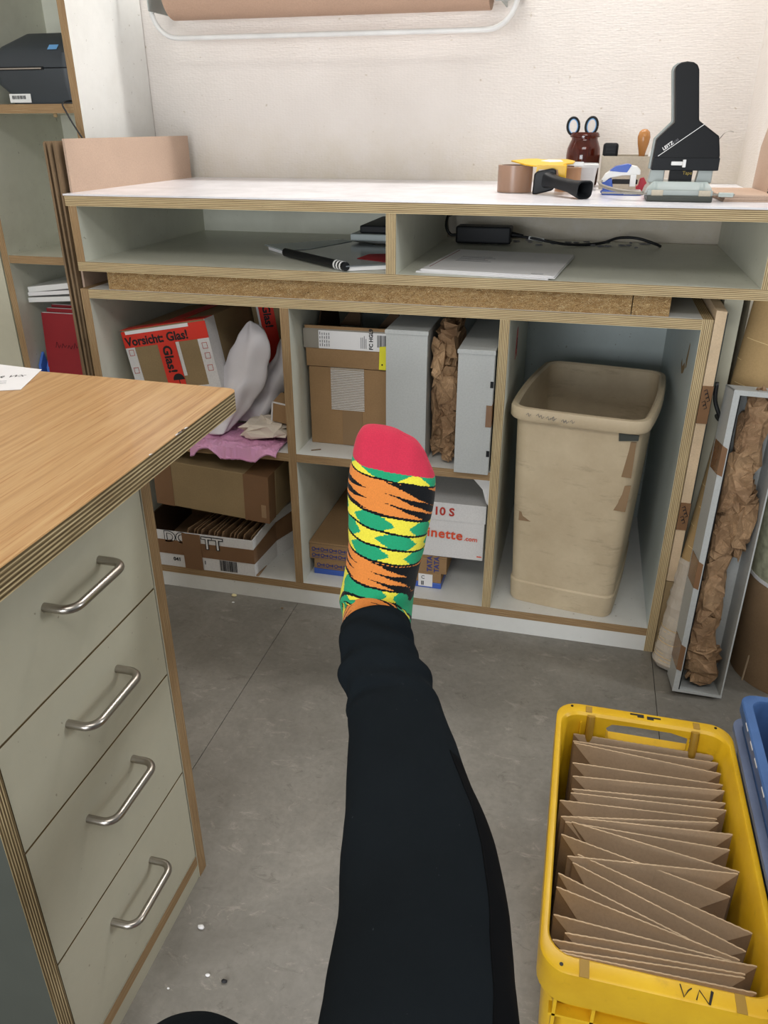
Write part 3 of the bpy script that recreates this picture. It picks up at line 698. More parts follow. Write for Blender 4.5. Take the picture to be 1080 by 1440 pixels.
# hole punch
hp = thing('hole_punch', 'large black heavy-duty hole punch with upright lever on the counter', 'hole punch', (1.31, .12, ZC))
mk('base', box(1.252, 1.374, .075, .175, ZC, ZC+.011), 'dark_panel', hp, world=True, bevel=.002)
mk('base_plate', prism([(1.246, ZC+.011), (1.250, ZC+.024), (1.262, ZC+.036), (1.362, ZC+.036), (1.372, ZC+.024), (1.374, ZC+.011)], 1, .090, .172), 'clear_acrylic', hp, world=True, bevel=.001)
mk('front_rail', box(1.252, 1.374, .083, .090, ZC+.011, ZC+.021), 'metal_grey', hp, world=True, bevel=.001)
for x in (1.262, 1.350):
    mk('guide_block', box(x-.002, x+.020, .080, .084, ZC+.009, ZC+.021), 'beige_box', hp, world=True, bevel=.001)
for x in (1.252, 1.342):
    mk('punch_post', prism([(x, ZC+.032), (x+.004, ZC+.062), (x+.030, ZC+.062), (x+.030, ZC+.032)], 1, .118, .142), 'metal_grey', hp, world=True, bevel=.002)
    mk('punch_pin', tube([(x+.016, .130, ZC+.012), (x+.016, .130, ZC+.07)], .005, 12), 'steel', hp, world=True)
hd = [(1.255, 1.062), (1.258, 1.118), (1.287, 1.148), (1.2735, 1.236), (1.2765, 1.243), (1.283, 1.2475), (1.2935, 1.249), (1.305, 1.2475), (1.3130, 1.243), (1.317, 1.235), (1.331, 1.150), (1.372, 1.123), (1.379, 1.090), (1.379, 1.062)]
mk('lever_housing', prism([(x, z) for x, z in hd], 1, .112, .148), 'black', hp, world=True, bevel=.0025, segs=3)
mk('lever_edging', prism([(x-.004 if x < 1.30 else x, z+.001) for x, z in hd], 1, .1485, .156), 'metal_grey', hp, world=True, bevel=.002)
mk('front_step', box(1.256, 1.380, .1095, .1125, 1.0625, 1.085), 'black_matte', hp, world=True, bevel=.001)
mk('depth_knob', join(box(1.291, 1.312, .104, .110, 1.0715, 1.0785), box(1.312, 1.318, .102, .110, 1.068, 1.082)), 'white_plastic', hp, world=True, bevel=.001)
mk('back_plate', box(1.292, 1.335, .122, .138, ZC+.034, ZC+.062), 'black', hp, world=True)
dx, dz = (1.343-1.265), (1.144-1.087); L = math.hypot(dx, dz)
mk('diagonal_line', slab((1.265, .1118, 1.087), (dx, 0, dz), (-dz, 0, dx), L, .0012, .0004), 'white_plastic', hp, world=True)
lettering(hp, 'LEITZ', (1.2735, .1116, 1.0975), (dx, 0, dz), (-dz, 0, dx), .0085, 'white_plastic', bold=.03)
lettering(hp, '5180', (1.290, .1116, 1.109), (dx, 0, dz), (-dz, 0, dx), .006, 'ink_grey')
lettering(hp, 'Tape', (1.316, .1215, 1.0545), (1, 0, 0), (0, 0, 1), .009, 'gold')
mk('paper_guide', box(1.165, 1.415, .086, .092, ZC+.0125, ZC+.0155), 'grey_bar', hp, world=True, rot=(0, 0, 0))
mk('guide_stop', tube([(1.245, .089, ZC+.014), (1.20, .11, ZC+.017), (1.168, .15, ZC+.022), (1.160, .19, ZC+.026), (1.163, .215, ZC+.028)], .0035, 8, 6), 'grey_bar', hp, world=True, smooth=True)
mk('guide_end', box(1.385, 1.412, .083, .090, ZC+.010, ZC+.018), 'clear_acrylic', hp, world=True, bevel=.001)
mk('spring_wire', tube([(1.375, .13, 1.118), (1.382, .125, 1.128), (1.390, .125, 1.132), (1.398, .125, 1.130)], .0007, 6, 5), 'steel', hp, world=True)
# flat card sheets right
for i, (zz, rz, dx) in enumerate(((0, 0.05, 0.008), (0.0042, 0.10, 0.004), (0.0084, 0.07, 0.0))):
    s = mk('card_sheet', box(-0.055, 0.05, -0.10, 0.12, 0, 0.0038), 'card_pink', loc=(1.4405+dx, 0.205, ZC+zz+(0 if i < 1 else 0)), rot=(0, 0, rz))
    tag(s, ['bottom sheet of the small brown card pile at the right end of the worktop', 'middle sheet of the small brown card pile at the right end of the worktop', 'top sheet of the small brown card pile at the right end of the worktop'][i], 'cardboard', 'card sheets at right end of counter')
la = thing('leaning_cardboard', 'tall brown cardboard sheet leaning on the right wall above the worktop', 'cardboard', (1.47, .26, ZC+.0005), (0, 0, 0))
mk('panel', prism([(.155, ZC+.001), (.36, ZC+.001), (.345, 1.10), (.20, 1.24), (.155, 1.24)], 0, 1.489, 1.494), 'card_pink', la, world=True)
dots = []
for r_ in range(9):
    for c_ in range(4):
        y = .158+.005*c_; z = ZC+.012+.006*r_
        dots.append(box(1.4882, 1.4889, y, y+.0028, z, z+.0035))
mk('printed_dots', join(*dots), 'ink', la, world=True)

# ---------------------------------------------------------------- counter bays
# catalogue with black spine & folders
zf = .862
mg = thing('grey_folder', 'glossy grey-black folder with striped spine lying in the left counter bay', 'folder', (.55, .20, zf))
def sheet(pts, z0, z1): return prism(pts, 2, z0, z1)
mk('cover', sheet([(.362, .27), (.50, .13), (.655, -.002), (.735, .045), (.735, .24), (.52, .42)], zf+.010, zf+.0125), 'folder_grey', mg, world=True, label='dark grey glossy cover')
mk('pages', sheet([(.372, .268), (.50, .135), (.652, .003), (.735, .046), (.735, .235), (.52, .41)], zf+.001, zf+.0095), 'paper', mg, world=True)
mk('spine', tube([(.455, .168, zf+.011), (.655, -.002, zf+.011)], .0095, 12), 'black', mg, world=True, smooth='auto')
for k in range(3):
    c0 = Vector((.648-.009*k, .004+.0075*k, zf+.011)); c1 = c0+Vector((-.004, .0034, 0))
    mk('spine_band', tube([c0, c1], .0101, 12), 'white_plastic', mg, world=True)
mk('cover_sheet', sheet([(.365, .262), (.45, .172), (.50, .22), (.56, .38), (.52, .40), (.46, .34)], zf+.013, zf+.0138), 'lam_blue', mg, world=True)
mk('red_strip', sheet([(.65, .10), (.735, .06), (.735, .20), (.66, .17)], zf+.0128, zf+.0134), 'red_book', mg, world=True)
for i, (y, z, c, xx, t) in enumerate(((.30, zf+.001, 'grey_card', .545, .018), (.34, zf+.0195, 'lam_blue', .565, .016), (.36, zf+.036, 'black_matte', .585, .018))):
    b = mk('ring_binder' if i == 2 else 'file_folder', box(0, .735-xx, 0, .23, 0, t), c, bevel=.003, loc=(xx, y, z))
    if i == 0: b.data.transform(Matrix.Translation((.0, .0, .0125)))
    tag(b, ['light grey folder under the blue-grey one at the left side of the bay divider', 'blue-grey folder under the black one by the bay divider', 'black file on top of the folders by the bay divider'][i], 'folder', 'folders left of the bay divider')
    if i == 0: b.location.z = zf+.001; b.data.transform(Matrix.Translation((0, .13, -.0125)))
# adapter
ad = thing('power_adapter', 'black laptop power adapter at the back of the right counter bay', 'adapter', (.88, .50, zf))
mk('brick', box(.812, .955, .475, .535, zf+.004, zf+.046), 'black_matte', ad, world=True, bevel=.005, segs=3)
mk('strain_relief', tube([(.955, .50, zf+.026), (.985, .50, zf+.023)], [.008, .004], 12), 'black', ad, world=True, smooth='auto')
mk('output_cable', tube([(.98, .50, zf+.022), (1.02, .49, zf+.018), (1.06, .49, zf+.012), (1.10, .50, zf+.006), (1.15, .53, zf+.0035), (1.19, .56, zf+.006), (1.225, .545, zf+.020), (1.27, .53, zf+.022), (1.315, .53, zf+.010), (1.33, .54, zf+.003)], .0035, 10, 8), 'rubber', ad, world=True, smooth=True)
mk('cable_label', tube([(1.00, .495, zf+.020), (1.04, .49, zf+.0155)], .0046, 10), 'white_plastic', ad, world=True, smooth='auto', label='pale paper flag on the cable')
mk('mains_cable', tube([(.815, .50, zf+.022), (.795, .50, zf+.022), (.782, .505, zf+.040), (.780, .53, zf+.062), (.784, .57, zf+.065)], .0038, 10, 6), 'rubber', ad, world=True, smooth=True)
# paper stack
rnd = random.Random(9)
for k in range(5):
    o = mk('paper_sheet_stack', box(-.14, .14, -.155, .155, 0, .0014), 'paper', loc=(.965+rnd.uniform(-.004, .004)-.008*(k < 2), .165+rnd.uniform(-.003, .003), zf+.0003+.0017*k), rot=(0, 0, -.10+rnd.uniform(-.012, .012)-(.03 if k == 1 else 0)))
    o.name = 'brochure'
    tag(o, ['lowest brochure of the loose paper stack in the right counter bay', 'second brochure from the bottom of the paper stack in the right bay', 'middle brochure of the paper stack in the right counter bay', 'second brochure from the top of the paper stack in the right bay', 'top white brochure with faint print in the right counter bay'][k], 'paper', 'brochures in the right counter bay')
    if k == 4:
        for q in range(5): mk('print_line', box(-.10, -.02-.01*(q % 3), -.02+.016*q, -.017+.016*q, .0014, .0017), 'ink_grey', o)
        mk('red_line', box(-.132, -.1305, -.12, .14, .0014, .0017), 'red_book', o)
        mk('print_mark', box(.09, .115, -.14, -.137, .0014, .0017), 'ink_grey', o)

# ---------------------------------------------------------------- cartons in the lower cabinet
def carton(name, label, w, d, h, loc, rot, mat='card', group=None, gap=True):
    t = thing(name, label, 'box', loc, rot, group)
    mk('body', box(0, w, 0, d, 0, h), mat, t, bevel=min(.002, h*.05))
    return t
# column 1 top: red taped parcel
rp = carton('red_taped_parcel', 'tilted brown parcel wrapped with red fragile-glass tape in the upper left compartment', .235, .34, .170, (.074, .072, .5175), (math.radians(-1), math.radians(-10.5), math.radians(-1.5)), 'card_mid')
mk('fragile_tape', join(box(-.002, .237, -.0012, 0, .125, .166), box(-.002, .237, -.0012, .04, .1700, .1712)), 'red_tape', rp)
mk('fragile_tape', join(box(.092, .142, -.0018, -.0012, -.001, .126), box(.098, .150, .0, .32, .1702, .1715)), 'red_tape', rp)
mk('clear_strip', box(.01, .19, -.0022, -.0014, .158, .1665), 'paper', rp)
for g_ in (box(-.0015, .025, -.0012, 0, -.001, .125), box(.205, .2365, -.0012, 0, -.001, .125), box(.2355, .2362, -.001, .05, 0, .17), box(.143, .152, -.0012, 0, .04, .125), box(.150, .205, -.0012, 0, 0, .012), box(.025, .09, -.0012, 0, 0, .008)): mk('white_side_tape', g_, 'white_card', rp, label='white printed tape edge')
pm = []
for (cx, cz) in ((.013, .105), (.012, .06), (.221, .10), (.222, .075), (.221, .045), (.013, .02)):
    pm.append(box(cx-.007, cx+.007, -.0018, -.0013, cz, cz+.0012)); pm.append(box(cx-.007, cx+.007, -.0018, -.0013, cz+.014, cz+.0152))
    pm.append(box(cx-.007, cx-.006, -.0018, -.0013, cz, cz+.015)); pm.append(box(cx+.006, cx+.007, -.0018, -.0013, cz, cz+.015))
mk('tape_print', join(*pm), 'ink_red', rp)['kind'] = 'stuff'
lettering(rp, 'Vorsicht: Glas!', (.004, -.0016, .130), (1, 0, 0), (0, 0, 1), .030, 'ink', world=False, bold=.03)
lettering(rp, 'Glas!', (.104, -.0022, .120), (0, 0, -1), (1, 0, 0), .034, 'ink', world=False, bold=.03)
umb = prism([(.126+.016*math.cos(math.radians(a)), .032+.016*math.sin(math.radians(a))) for a in range(0, 181, 20)], 1, -.0024, -.0018)
mk('umbrella_symbol', join(umb, box(.1252, .1268, -.0024, -.0018, .012, .034), box(.117, .1268, -.0024, -.0018, .010, .012)), 'ink', rp)
# support: lower carton the parcel leans on
uc = carton('plain_carton', 'plain brown carton hidden under the red-taped parcel', .17, .30, .080, (.030, .13, .4297), (0, 0, 0), 'card_mid')
mk('tape_strip', box(.06, .11, -.0008, .0, 0, .08), 'tape', uc)
# second box behind
sb = carton('taped_carton', 'brown carton with a red tape stripe behind the white plastic sheet', .165, .28, .20, (.315, .32, .530), (0, math.radians(-8), math.radians(3)), 'card_mid')
mk('fragile_tape', join(box(.02, .062, -.001, 0, 0, .20), box(.02, .062, 0, .28, .2, .201)), 'red_tape', sb)
lettering(sb, 'Glas!', (.032, -.0016, .18), (0, 0, -1), (1, 0, 0), .03, 'ink', world=False, bold=.03)
mk('clear_strip', box(.014, .02, -.001, 0, 0, .20), 'paper', sb)
us = carton('support_carton', 'plain carton at the back of the upper left compartment', .19, .27, .098, (.30, .33, .4297), (0, 0, 0), 'card_mid')
mk('tape_strip', box(.07, .12, -.0008, .0, 0, .098), 'tape', us)
# white poly sheet: draped, pinched top
def drape(stations, seed, n=44, amp=.012, fold=7):
    rings = []
    for (x, y, z, rx, ry) in cr(stations, 7):
        R = []
        for k in range(n):
            a = 2*math.pi*k/n
            q = 1.05-.20*abs(math.sin(fold*.5*a+seed+z*9))+.05*math.sin(3*a+z*24+seed)
            p = Vector((x+rx*q*math.cos(a), y+ry*q*math.sin(a), z))
            dd = noise.noise(p*22+Vector((seed, 0, 0)))*amp
            R.append((p.x+dd*math.cos(a), p.y+dd*math.sin(a), p.z+dd*.4))
        rings.append(R)
    return loft(rings)
tag(mk('poly_sheet', drape([(.372, .13, .715, .006, .006), (.375, .13, .702, .024, .012), (.370, .125, .66, .046, .02), (.345, .115, .60, .062, .03), (.315, .10, .54, .070, .035), (.292, .08, .48, .052, .03), (.285, .06, .448, .032, .025), (.285, .06, .444, .02, .015)], 1.0, fold=5), 'tissue', smooth=True), 'bunched white plastic sheet standing in the upper left compartment', 'plastic sheet')
tag(mk('poly_sheet', drape([(.425, .20, .655, .01, .008), (.43, .20, .64, .022, .014), (.430, .19, .61, .036, .02), (.410, .18, .56, .045, .03), (.375, .165, .51, .045, .03), (.345, .15, .46, .04, .028), (.34, .15, .452, .03, .02)], 4.0, fold=4), 'tissue', smooth=True), 'second, lower white plastic bunch right of the tall white sheet', 'plastic sheet')
tag(mk('lavender_wrap', facets((.455, .27, .66), (.036, .04, .11), 8, .35, 12, 14, 2.5), 'lavender', smooth=False), 'crumpled lavender film in the upper right corner of the left compartment', 'wrap')
tag(mk('grey_wrap', facets((.445, .24, .585), (.052, .03, .05), 18, .35, 12, 12, 2.5, Matrix.Rotation(-.6, 4, 'Y')), 'lavender', smooth=False), 'crumpled grey film below the lavender film', 'wrap')
bwV, bwF = [], []
nx, ny = 46, 26
for j in range(ny):
    for i in range(nx):
        x = .245+.228*i/(nx-1); yy = .155-.20*j/(ny-1)
        y = yy if yy > -.012 else -.012+(yy+.012)*.25
        z = .4375+.006*noise.noise(Vector((x*40, yy*40, 0)))+.004*abs(noise.noise(Vector((x*110, yy*110, 3))))
        if yy < -.012: z -= min(.028, (-.012-yy)*(1.0+.8*math.sin(x*38)))
        bwV.append((x, y-(.004*abs(noise.noise(Vector((x*60, 1, 2)))) if yy < 0 else 0), z))
m2 = len(bwV)
bwV += [(x, y+(.002 if y < -.005 else 0), z-.0035) for x, y, z in bwV]
for j in range(ny-1):
    for i in range(nx-1):
        a = j*nx+i; bwF.append((a, a+1, a+nx+1, a+nx)); bwF.append((a+m2, a+nx+m2, a+nx+1+m2, a+1+m2))
for i in range(nx-1):
    bwF.append((i, i+m2, i+1+m2, i+1)); a = (ny-1)*nx+i; bwF.append((a, a+1, a+1+m2, a+m2))
for j in range(ny-1):
    a = j*nx; bwF.append((a, a+nx, a+nx+m2, a+m2)); a = j*nx+nx-1; bwF.append((a, a+m2, a+nx+m2, a+nx))
tag(mk('bubble_wrap', (bwV, bwF), 'pink'), 'pink bubble wrap spilling over the front of the upper left shelf', 'bubble wrap')
tag(mk('cream_cloth', facets((.418, .072, .466), (.068, .050, .022), 5, .25, 16, 8, 3.4, Matrix.Rotation(-.10, 4, 'Y')), 'cloth'), 'folded cream cloth lying on the pink bubble wrap', 'cloth')
sbx = carton('small_brown_box', 'small brown box with pale edges wedged against the first divider', .052, .06, .052, (.441, .045, .492), (math.radians(6), math.radians(8), 0), 'card_orange')
mk('pale_edge', join(box(-.001, .053, -.001, .001, .050, .0535), box(-.001, .003, -.001, .001, 0, .0535)), 'white_card', sbx)
# column 1 bottom: tray box and long carton above it
tr = thing('printed_tray_box', 'white printed cardboard tray with brown tape filled with kraft sheets in the lower left compartment', 'box', (.13, .004, .0652))
mk('front_wall', box(.05, .384, -.001, .003, .0652, .172), 'white_card', tr, world=True)
rw = prism([(.384, -.001), (.400, .12), (.482, .30), (.478, .302), (.396, .12), (.380, .001)], 2, .0652, .172)
rwV = [(x, y, z+(.058 if (z > .1) else 0)*(y/.30)**1.0) for x, y, z in rw[0]]
mk('side_wall', (rwV, rw[1]), 'white_card', tr, world=True)
mk('base', box(.05, .392, .003, .30, .0652, .068), 'card', tr, world=True)
mk('rear_wall', box(.05, .47, .30, .304, .0652, .172), 'card', tr, world=True)
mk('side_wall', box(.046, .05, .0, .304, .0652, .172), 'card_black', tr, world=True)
mk('tape_band', box(.05, .3845, -.0022, -.0011, .104, .146), 'tape', tr, world=True)
tb_ = prism([(.3845, -.0022), (.4008, .119), (.483, .299), (.4842, .2985), (.402, .118), (.3857, -.0022)], 2, .104, .146)
mk('tape_band', ([(x, y, z+.058*max(0, y)/.30*(1 if z > .12 else .45)) for x, y, z in tb_[0]], tb_[1]), 'tape', tr, world=True)
mk('tape_strip', box(.182, .235, -.0032, -.0022, .0655, .172), 'tape', tr, world=True)
for s_, x_ in (('D', .128), ('O', .152), ('T', .238), ('T', .258)):
    pass
def outline_text(parent, s, o, size, dz=-.0004):
    lettering(parent, s, o, (1, 0, 0), (0, 0, 1), size, 'ink', bold=.05)
    lettering(parent, s, (o[0], o[1]+dz, o[2]), (1, 0, 0), (0, 0, 1), size, 'white_card')
outline_text(tr, 'DO', (.128, -.0016, .140), .046)
outline_text(tr, 'TT', (.2385, -.0030, .133), .050)
lettering(tr, '041', (.148, -.0016, .084), (1, 0, 0), (0, 0, 1), .015, 'ink', bold=.03)
lettering(tr, 'l', (.240, -.0016, .084), (1, 0, 0), (0, 0, 1), .015, 'ink', bold=.03)
barcode(tr, (.284, -.0014, .070), (1, 0, 0), (0, 0, 1), .050, .032, 3)
rnd = random.Random(5)
for k in range(13):
    x = .160+.0148*k
    pth = [(x+.012*math.sin(k*2+q*1.2)+.03*q/5, .03+.055*q, .0) for q in range(6)]
    V_, F_ = [], []
    for q in range(10):
        t_ = q/9; yy = .02+.26*t_
        xx = x+.005*math.sin(k*1.7+t_*4)+.045*t_; zt = .176+.004*math.sin(k*3.1)+.045*t_*(k/13); 
        V_ += [(xx, yy, .070), (xx+.03, yy, zt), (xx+.0325, yy, zt), (xx+.0025, yy, .070)]
    for q in range(9):
        for e in range(4):
            a = q*4+e; b = q*4+(e+1) % 4; F_.append((a, b, b+4, a+4))
    F_ += [(0, 1, 2, 3), (39, 38, 37, 36)]
    mx = .38-.006
    o = mk('kraft_sheet', (V_, F_), 'kraft'); 
    tag(o, 'kraft sheet number %s from the left packed upright in the printed tray box' % (['one', 'two', 'three', 'four', 'five', 'six', 'seven', 'eight', 'nine', 'ten', 'eleven', 'twelve', 'thirteen'][k]), 'paper', 'kraft sheets in the tray box')
lc = carton('long_carton', 'long tan carton with brown tape at both ends resting on the printed tray box', .325, .30, .132, (.106, .028, .2385), (math.radians(2.5), math.radians(2.6), math.radians(-3)), 'card_mid')
lc.children[0].data.materials[0] = M['card_mid']
mk('tape_end', join(box(.258, .3265, -.0012, .0, .0, .132), box(.262, .3262, 0, .30, .132, .1330), box(.325, .3262, 0, .04, .0, .132)), 'tape', lc)
mk('tape_end', join(box(-.001, .052, -.0012, .0, .0, .132), box(-.001, .05, 0, .30, .132, .1330)), 'tape', lc)
mk('bare_patch', box(.305, .318, -.0016, -.0012, .015, .052), 'card', lc)
mk('flap_seam', box(.3253, .3262, .045, .30, .001, .131), 'card_mid', lc)
tag(mk('cardboard_offcut', prism([(.396, .235), (.470, .285), (.492, .42), (.486, .425), (.463, .292), (.392, .240)], 2, .25, .27), 'card_dark'), 'thin cardboard offcut leaning right of the tray box', 'cardboard')
bpy.data.objects.remove(bpy.data.objects['cardboard_offcut'])

# column 2 top
oc = thing('labelled_carton', 'brown carton with a shipping label and clear tape in the upper middle compartment', 'box', (.62, .085, .4297))
Y0 = .085
mk('body', box(.530, .727, Y0, .40, .4297, .625), 'card_orange', oc, world=True, bevel=.0015)
mk('front_flap', xf(box(-.101, .101, 0, .0035, 0, .098), Matrix.Translation((.627, Y0-.001, .627)) @ Matrix.Rotation(math.radians(3), 4, 'X')), 'card_orange', oc, world=True)
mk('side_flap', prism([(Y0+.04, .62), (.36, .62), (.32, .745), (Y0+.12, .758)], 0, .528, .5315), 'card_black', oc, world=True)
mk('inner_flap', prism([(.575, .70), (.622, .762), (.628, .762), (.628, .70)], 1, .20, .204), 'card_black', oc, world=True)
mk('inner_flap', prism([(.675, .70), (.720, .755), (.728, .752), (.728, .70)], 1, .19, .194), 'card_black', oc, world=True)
mk('clear_tape', box(.522, .728, Y0-.0062, Y0-.0050, .672, .718), 'grey_bar', oc, world=True)
mk('shipping_label', box(.560, .728, Y0-.0070, Y0-.0062, .672, .7145), 'paper', oc, world=True)
lettering(oc, 'FC HGL9', (.6915, Y0-.0073, .675), (0, 0, 1), (-1, 0, 0), .0125, 'ink', bold=.035)
barcode(oc, (.702, Y0-.0073, .682), (1, 0, 0), (0, 0, 1), .024, .028, 8)
ml = []
rnd = random.Random(12)
for k in range(5):
    for q in range(4): ml.append(box(.5625+k*.0055, .5645+k*.0055, Y0-.0075, Y0-.0070, .677+.009*q, .6845+.009*q-rnd.uniform(0, .003)))
for k in range(4): ml.append(box(.6625+k*.004, .664+k*.004, Y0-.0075, Y0-.0070, .677, .70+rnd.uniform(0, .008)))
mk('small_print', join(*ml), 'ink_grey', oc, world=True)
lt = [box(.583, .668, Y0-.0052+.0001*0, Y0-.0044, .515, .672)]
mk('clear_tape', box(.585, .668, Y0-.0018, Y0-.0008, .521, .626), 'clear_tape', oc, world=True, label='ribbed clear tape')
rib = [box(.585, .668, Y0-.0022, Y0-.0017, .522+.0042*k, .5229+.0042*k) for k in range(24)]
rb = mk('tape_ribs', join(*rib), 'paper', oc, world=True); rb['kind'] = 'stuff'
mk('tape_strip', box(.612, .662, Y0-.0014, Y0-.0002, .431, .522), 'tape_light', oc, world=True)
yt = thing('yellow_tag', 'small bright yellow tag hanging between carton and grey box', 'tag', (.722, .07, .66))
mk('tag', prism([(.706, .630), (.727, .630), (.729, .686), (.708, .684)], 1, .0765, .0775), 'yellow_tag', yt, world=True)
mk('eyelet', lathe([(.002, -.0004), (.002, .0004)], 12), 'black', yt, loc=(-.008, .0062, -.018), rot=(math.pi/2, 0, 0))
for i, (x0, x1, y0, h, lab) in enumerate(((.738, .832, .015, .308, 'left grey archive box standing beside the labelled carton'), (.906, .984, -.018, .283, 'right grey archive box standing against the second divider'))):
    t = thing('archive_box', lab, 'archive box', (x0, y0, .4297), (0, 0, 0), 'grey archive boxes in the middle compartment')
    w = x1-x0
    mk('front', box(0, w, 0, .003, 0, h), 'grey_card', t, bevel=.001)
    mk('side', box(0, .003, .003, .32, 0, h), 'grey_card', t); mk('side', box(w-.003, w, .003, .32, 0, h), 'grey_card', t)
    mk('lid', box(-.001, w+.001, -.001, .32, h, h+.003), 'grey_card', t, bevel=.001)
    mk('base', box(.003, w-.003, .003, .32, 0, .003), 'grey_card', t)
    mk('back', box(.003, w-.003, .317, .32, .003, h), 'grey_card', t)
    mk('lid_lip', box(-.0018, w+.0018, -.002, -.001, h-.006, h+.002), 'grey_card', t)
    if i == 1:
        mk('tape_patch', join(box(w-.012, w+.0006, -.0008, 0, .115, .165), box(w, w+.0008, 0, .05, .115, .165)), 'tape', t)
        for zz in (.205, .045): mk('black_clip', box(w-.006, w+.001, -.0012, 0, zz, zz+.014), 'black', t)
for i, (c, r, s, pw) in enumerate((((.8695, .11, .70), (.026, .07, .045), 1, 3.5), ((.853, .055, .665), (.016, .03, .055), 2, 3), ((.879, .07, .60), (.024, .04, .060), 3, 3.5), ((.852, .09, .56), (.015, .05, .095), 4, 3), ((.880, .07, .515), (.023, .04, .055), 5, 3), ((.861, .10, .465), (.024, .06, .030), 6, 3), ((.884, .045, .462), (.014, .03, .028), 7, 2.5))):
    o = mk('kraft_crumple', facets(c, (r[0]*1.12, r[1], r[2]*1.1), 20+s, .34, 12, 14, pw), 'kraft')
    tag(o, ['top dark kraft paper wad between the grey boxes', 'folded kraft sheet tip left, near the top between the grey boxes', 'upper right kraft wad with ridges between the grey boxes', 'tall left kraft wad between the grey boxes', 'lower right kraft wad between the grey boxes', 'bottom left kraft wad between the grey boxes', 'smallest bottom kraft wad at the shelf edge between the grey boxes'][i], 'packing paper', 'kraft wads between the grey boxes')
tag(mk('wood_sliver', box(-.012, .012, -.0015, .0015, 0, .002), 'card_dark', loc=(.557, .035, .4296), rot=(0, 0, .5)), 'tiny brown sliver on the shelf in front of the labelled carton', 'scrap')

# column 2 bottom: two flat cartons
def ornament(parent, x0, x1, z, y, mat='ink_blue', s=.010):
    gs = []; x = x0
    while x < x1-.016:
        gs.append(xf(lathe([(.0035, -.0003), (.0055, -.0003), (.0055, .0003), (.0035, .0003), (.0035, -.0003)], 10, (0, 0, 0), False, False), Matrix.Translation((x+.006, y, z+.006)) @ Matrix.Rotation(math.pi/2, 4, 'X')))
        gs.append(box(x+.010, x+.020, y-.0003, y+.0003, z+.0045, z+.0075)); gs.append(box(x+.019, x+.022, y-.0003, y+.0003, z+.002, z+.010))
        gs.append(box(x, x+.022, y-.0003, y+.0003, z-.0015, z-.0005)); x += .024
    return gs
f1 = thing('flat_carton', 'lower flat brown carton with blue base band in the lower middle compartment', 'box', (.53, .055, .0652), (0, 0, 0), 'flat patterned cartons')
mk('base_band', box(0, .345, 0, .40, 0, .016), 'blue_plastic', f1, bevel=.001)
mk('body', box(.001, .344, .001, .39, .0162, .045), 'card_orange', f1, bevel=.001)
mk('pattern', join(*ornament(f1, .008, .20, .022, .0004)), 'ink_blue', f1)
mk('paper_label', box(.285, .322, -.0006, .0008, .004, .040), 'paper', f1)
lettering(f1, 'C', (.292, -.001, .026), (1, 0, 0), (0, 0, 1), .014, 'ink', world=False); lettering(f1, 'II', (.292, -.001, .008), (1, 0, 0), (0, 0, 1), .016, 'ink', world=False, bold=.03)
f2 = thing('flat_carton', 'upper flat brown carton with blue knot pattern on the lower flat carton', 'box', (.507, .055, .1104), (0, 0, 0), 'flat patterned cartons')
f2.location.x = .5195; MAT[f2.name] = Matrix.Translation((.5195, .055, .1104))
mk('body', box(0, .368, 0, .40, 0, .050), 'card_orange', f2, bevel=.001)
mk('lid_seam', box(-.0005, .3685, -.0006, .0002, .0445, .0455), 'card_dark', f2)
mk('pattern', join(*ornament(f2, .006, .22, .024, -.0004), *ornament(f2, .006, .22, .006, -.0004)), 'ink_blue', f2)
lettering(f2, 'TATA', (.348, -.0008, .004), (0, 0, 1), (-1, 0, 0), .018, 'ink_blue', world=False, bold=.03)
lettering(f2, 'TATA', (.330, -.0008, .004), (0, 0, 1), (-1, 0, 0), .018, 'ink_blue', world=False, bold=.03)
mk('paper_label', box(.27, .345, .02, .07, .0500, .0508), 'paper', f2)
wb = thing('white_lettered_box', 'white cardboard box with orange-red lettering on the flat cartons', 'box', (.70, .052, .162), (math.radians(0), math.radians(0), math.radians(1)))
mk('base_tray', box(0, .277, 0, .26, .0, .150), 'white_card', wb, bevel=.0015)
mk('lid', join(box(-.002, .279, -.002, .262, .150, .153), box(-.002, .279, -.0025, -.0005, .105, .150)), 'white_card', wb)
lettering(wb, 'cinette', (.118, -.0030, .058), (1, 0, -.03), (0, 0, 1), .036, 'ink_orange', world=False, bold=.018, space=1.06)
lettering(wb, '.com', (.228, -.0030, .055), (1, 0, -.03), (0, 0, 1), .017, 'ink_orange', world=False, bold=.015)
lettering(wb, '10 S', (.150, -.0034, .120), (1, 0, -.01), (0, 0, 1), .030, 'ink_red', world=False, bold=.03)
mk('red_dash', box(.262, .274, -.0014, -.0002, .010, .0125), 'ink_orange', wb)
tag(mk('white_paper_sheet', ([(.930, .04, .408), (.986, .03, .406), (.986, .05, .318), (.978, .045, .33), (.968, .044, .365), (.930, .042, .409), (.986, .032, .407), (.986, .052, .318), (.978, .047, .33), (.968, .046, .366)], [(0, 1, 2, 3, 4), (9, 8, 7, 6, 5), (0, 5, 6, 1), (1, 6, 7, 2), (2, 7, 8, 3), (3, 8, 9, 4), (4, 9, 5, 0)]), 'paper'), 'bent white paper corner hanging under the shelf above the lettered box', 'paper')

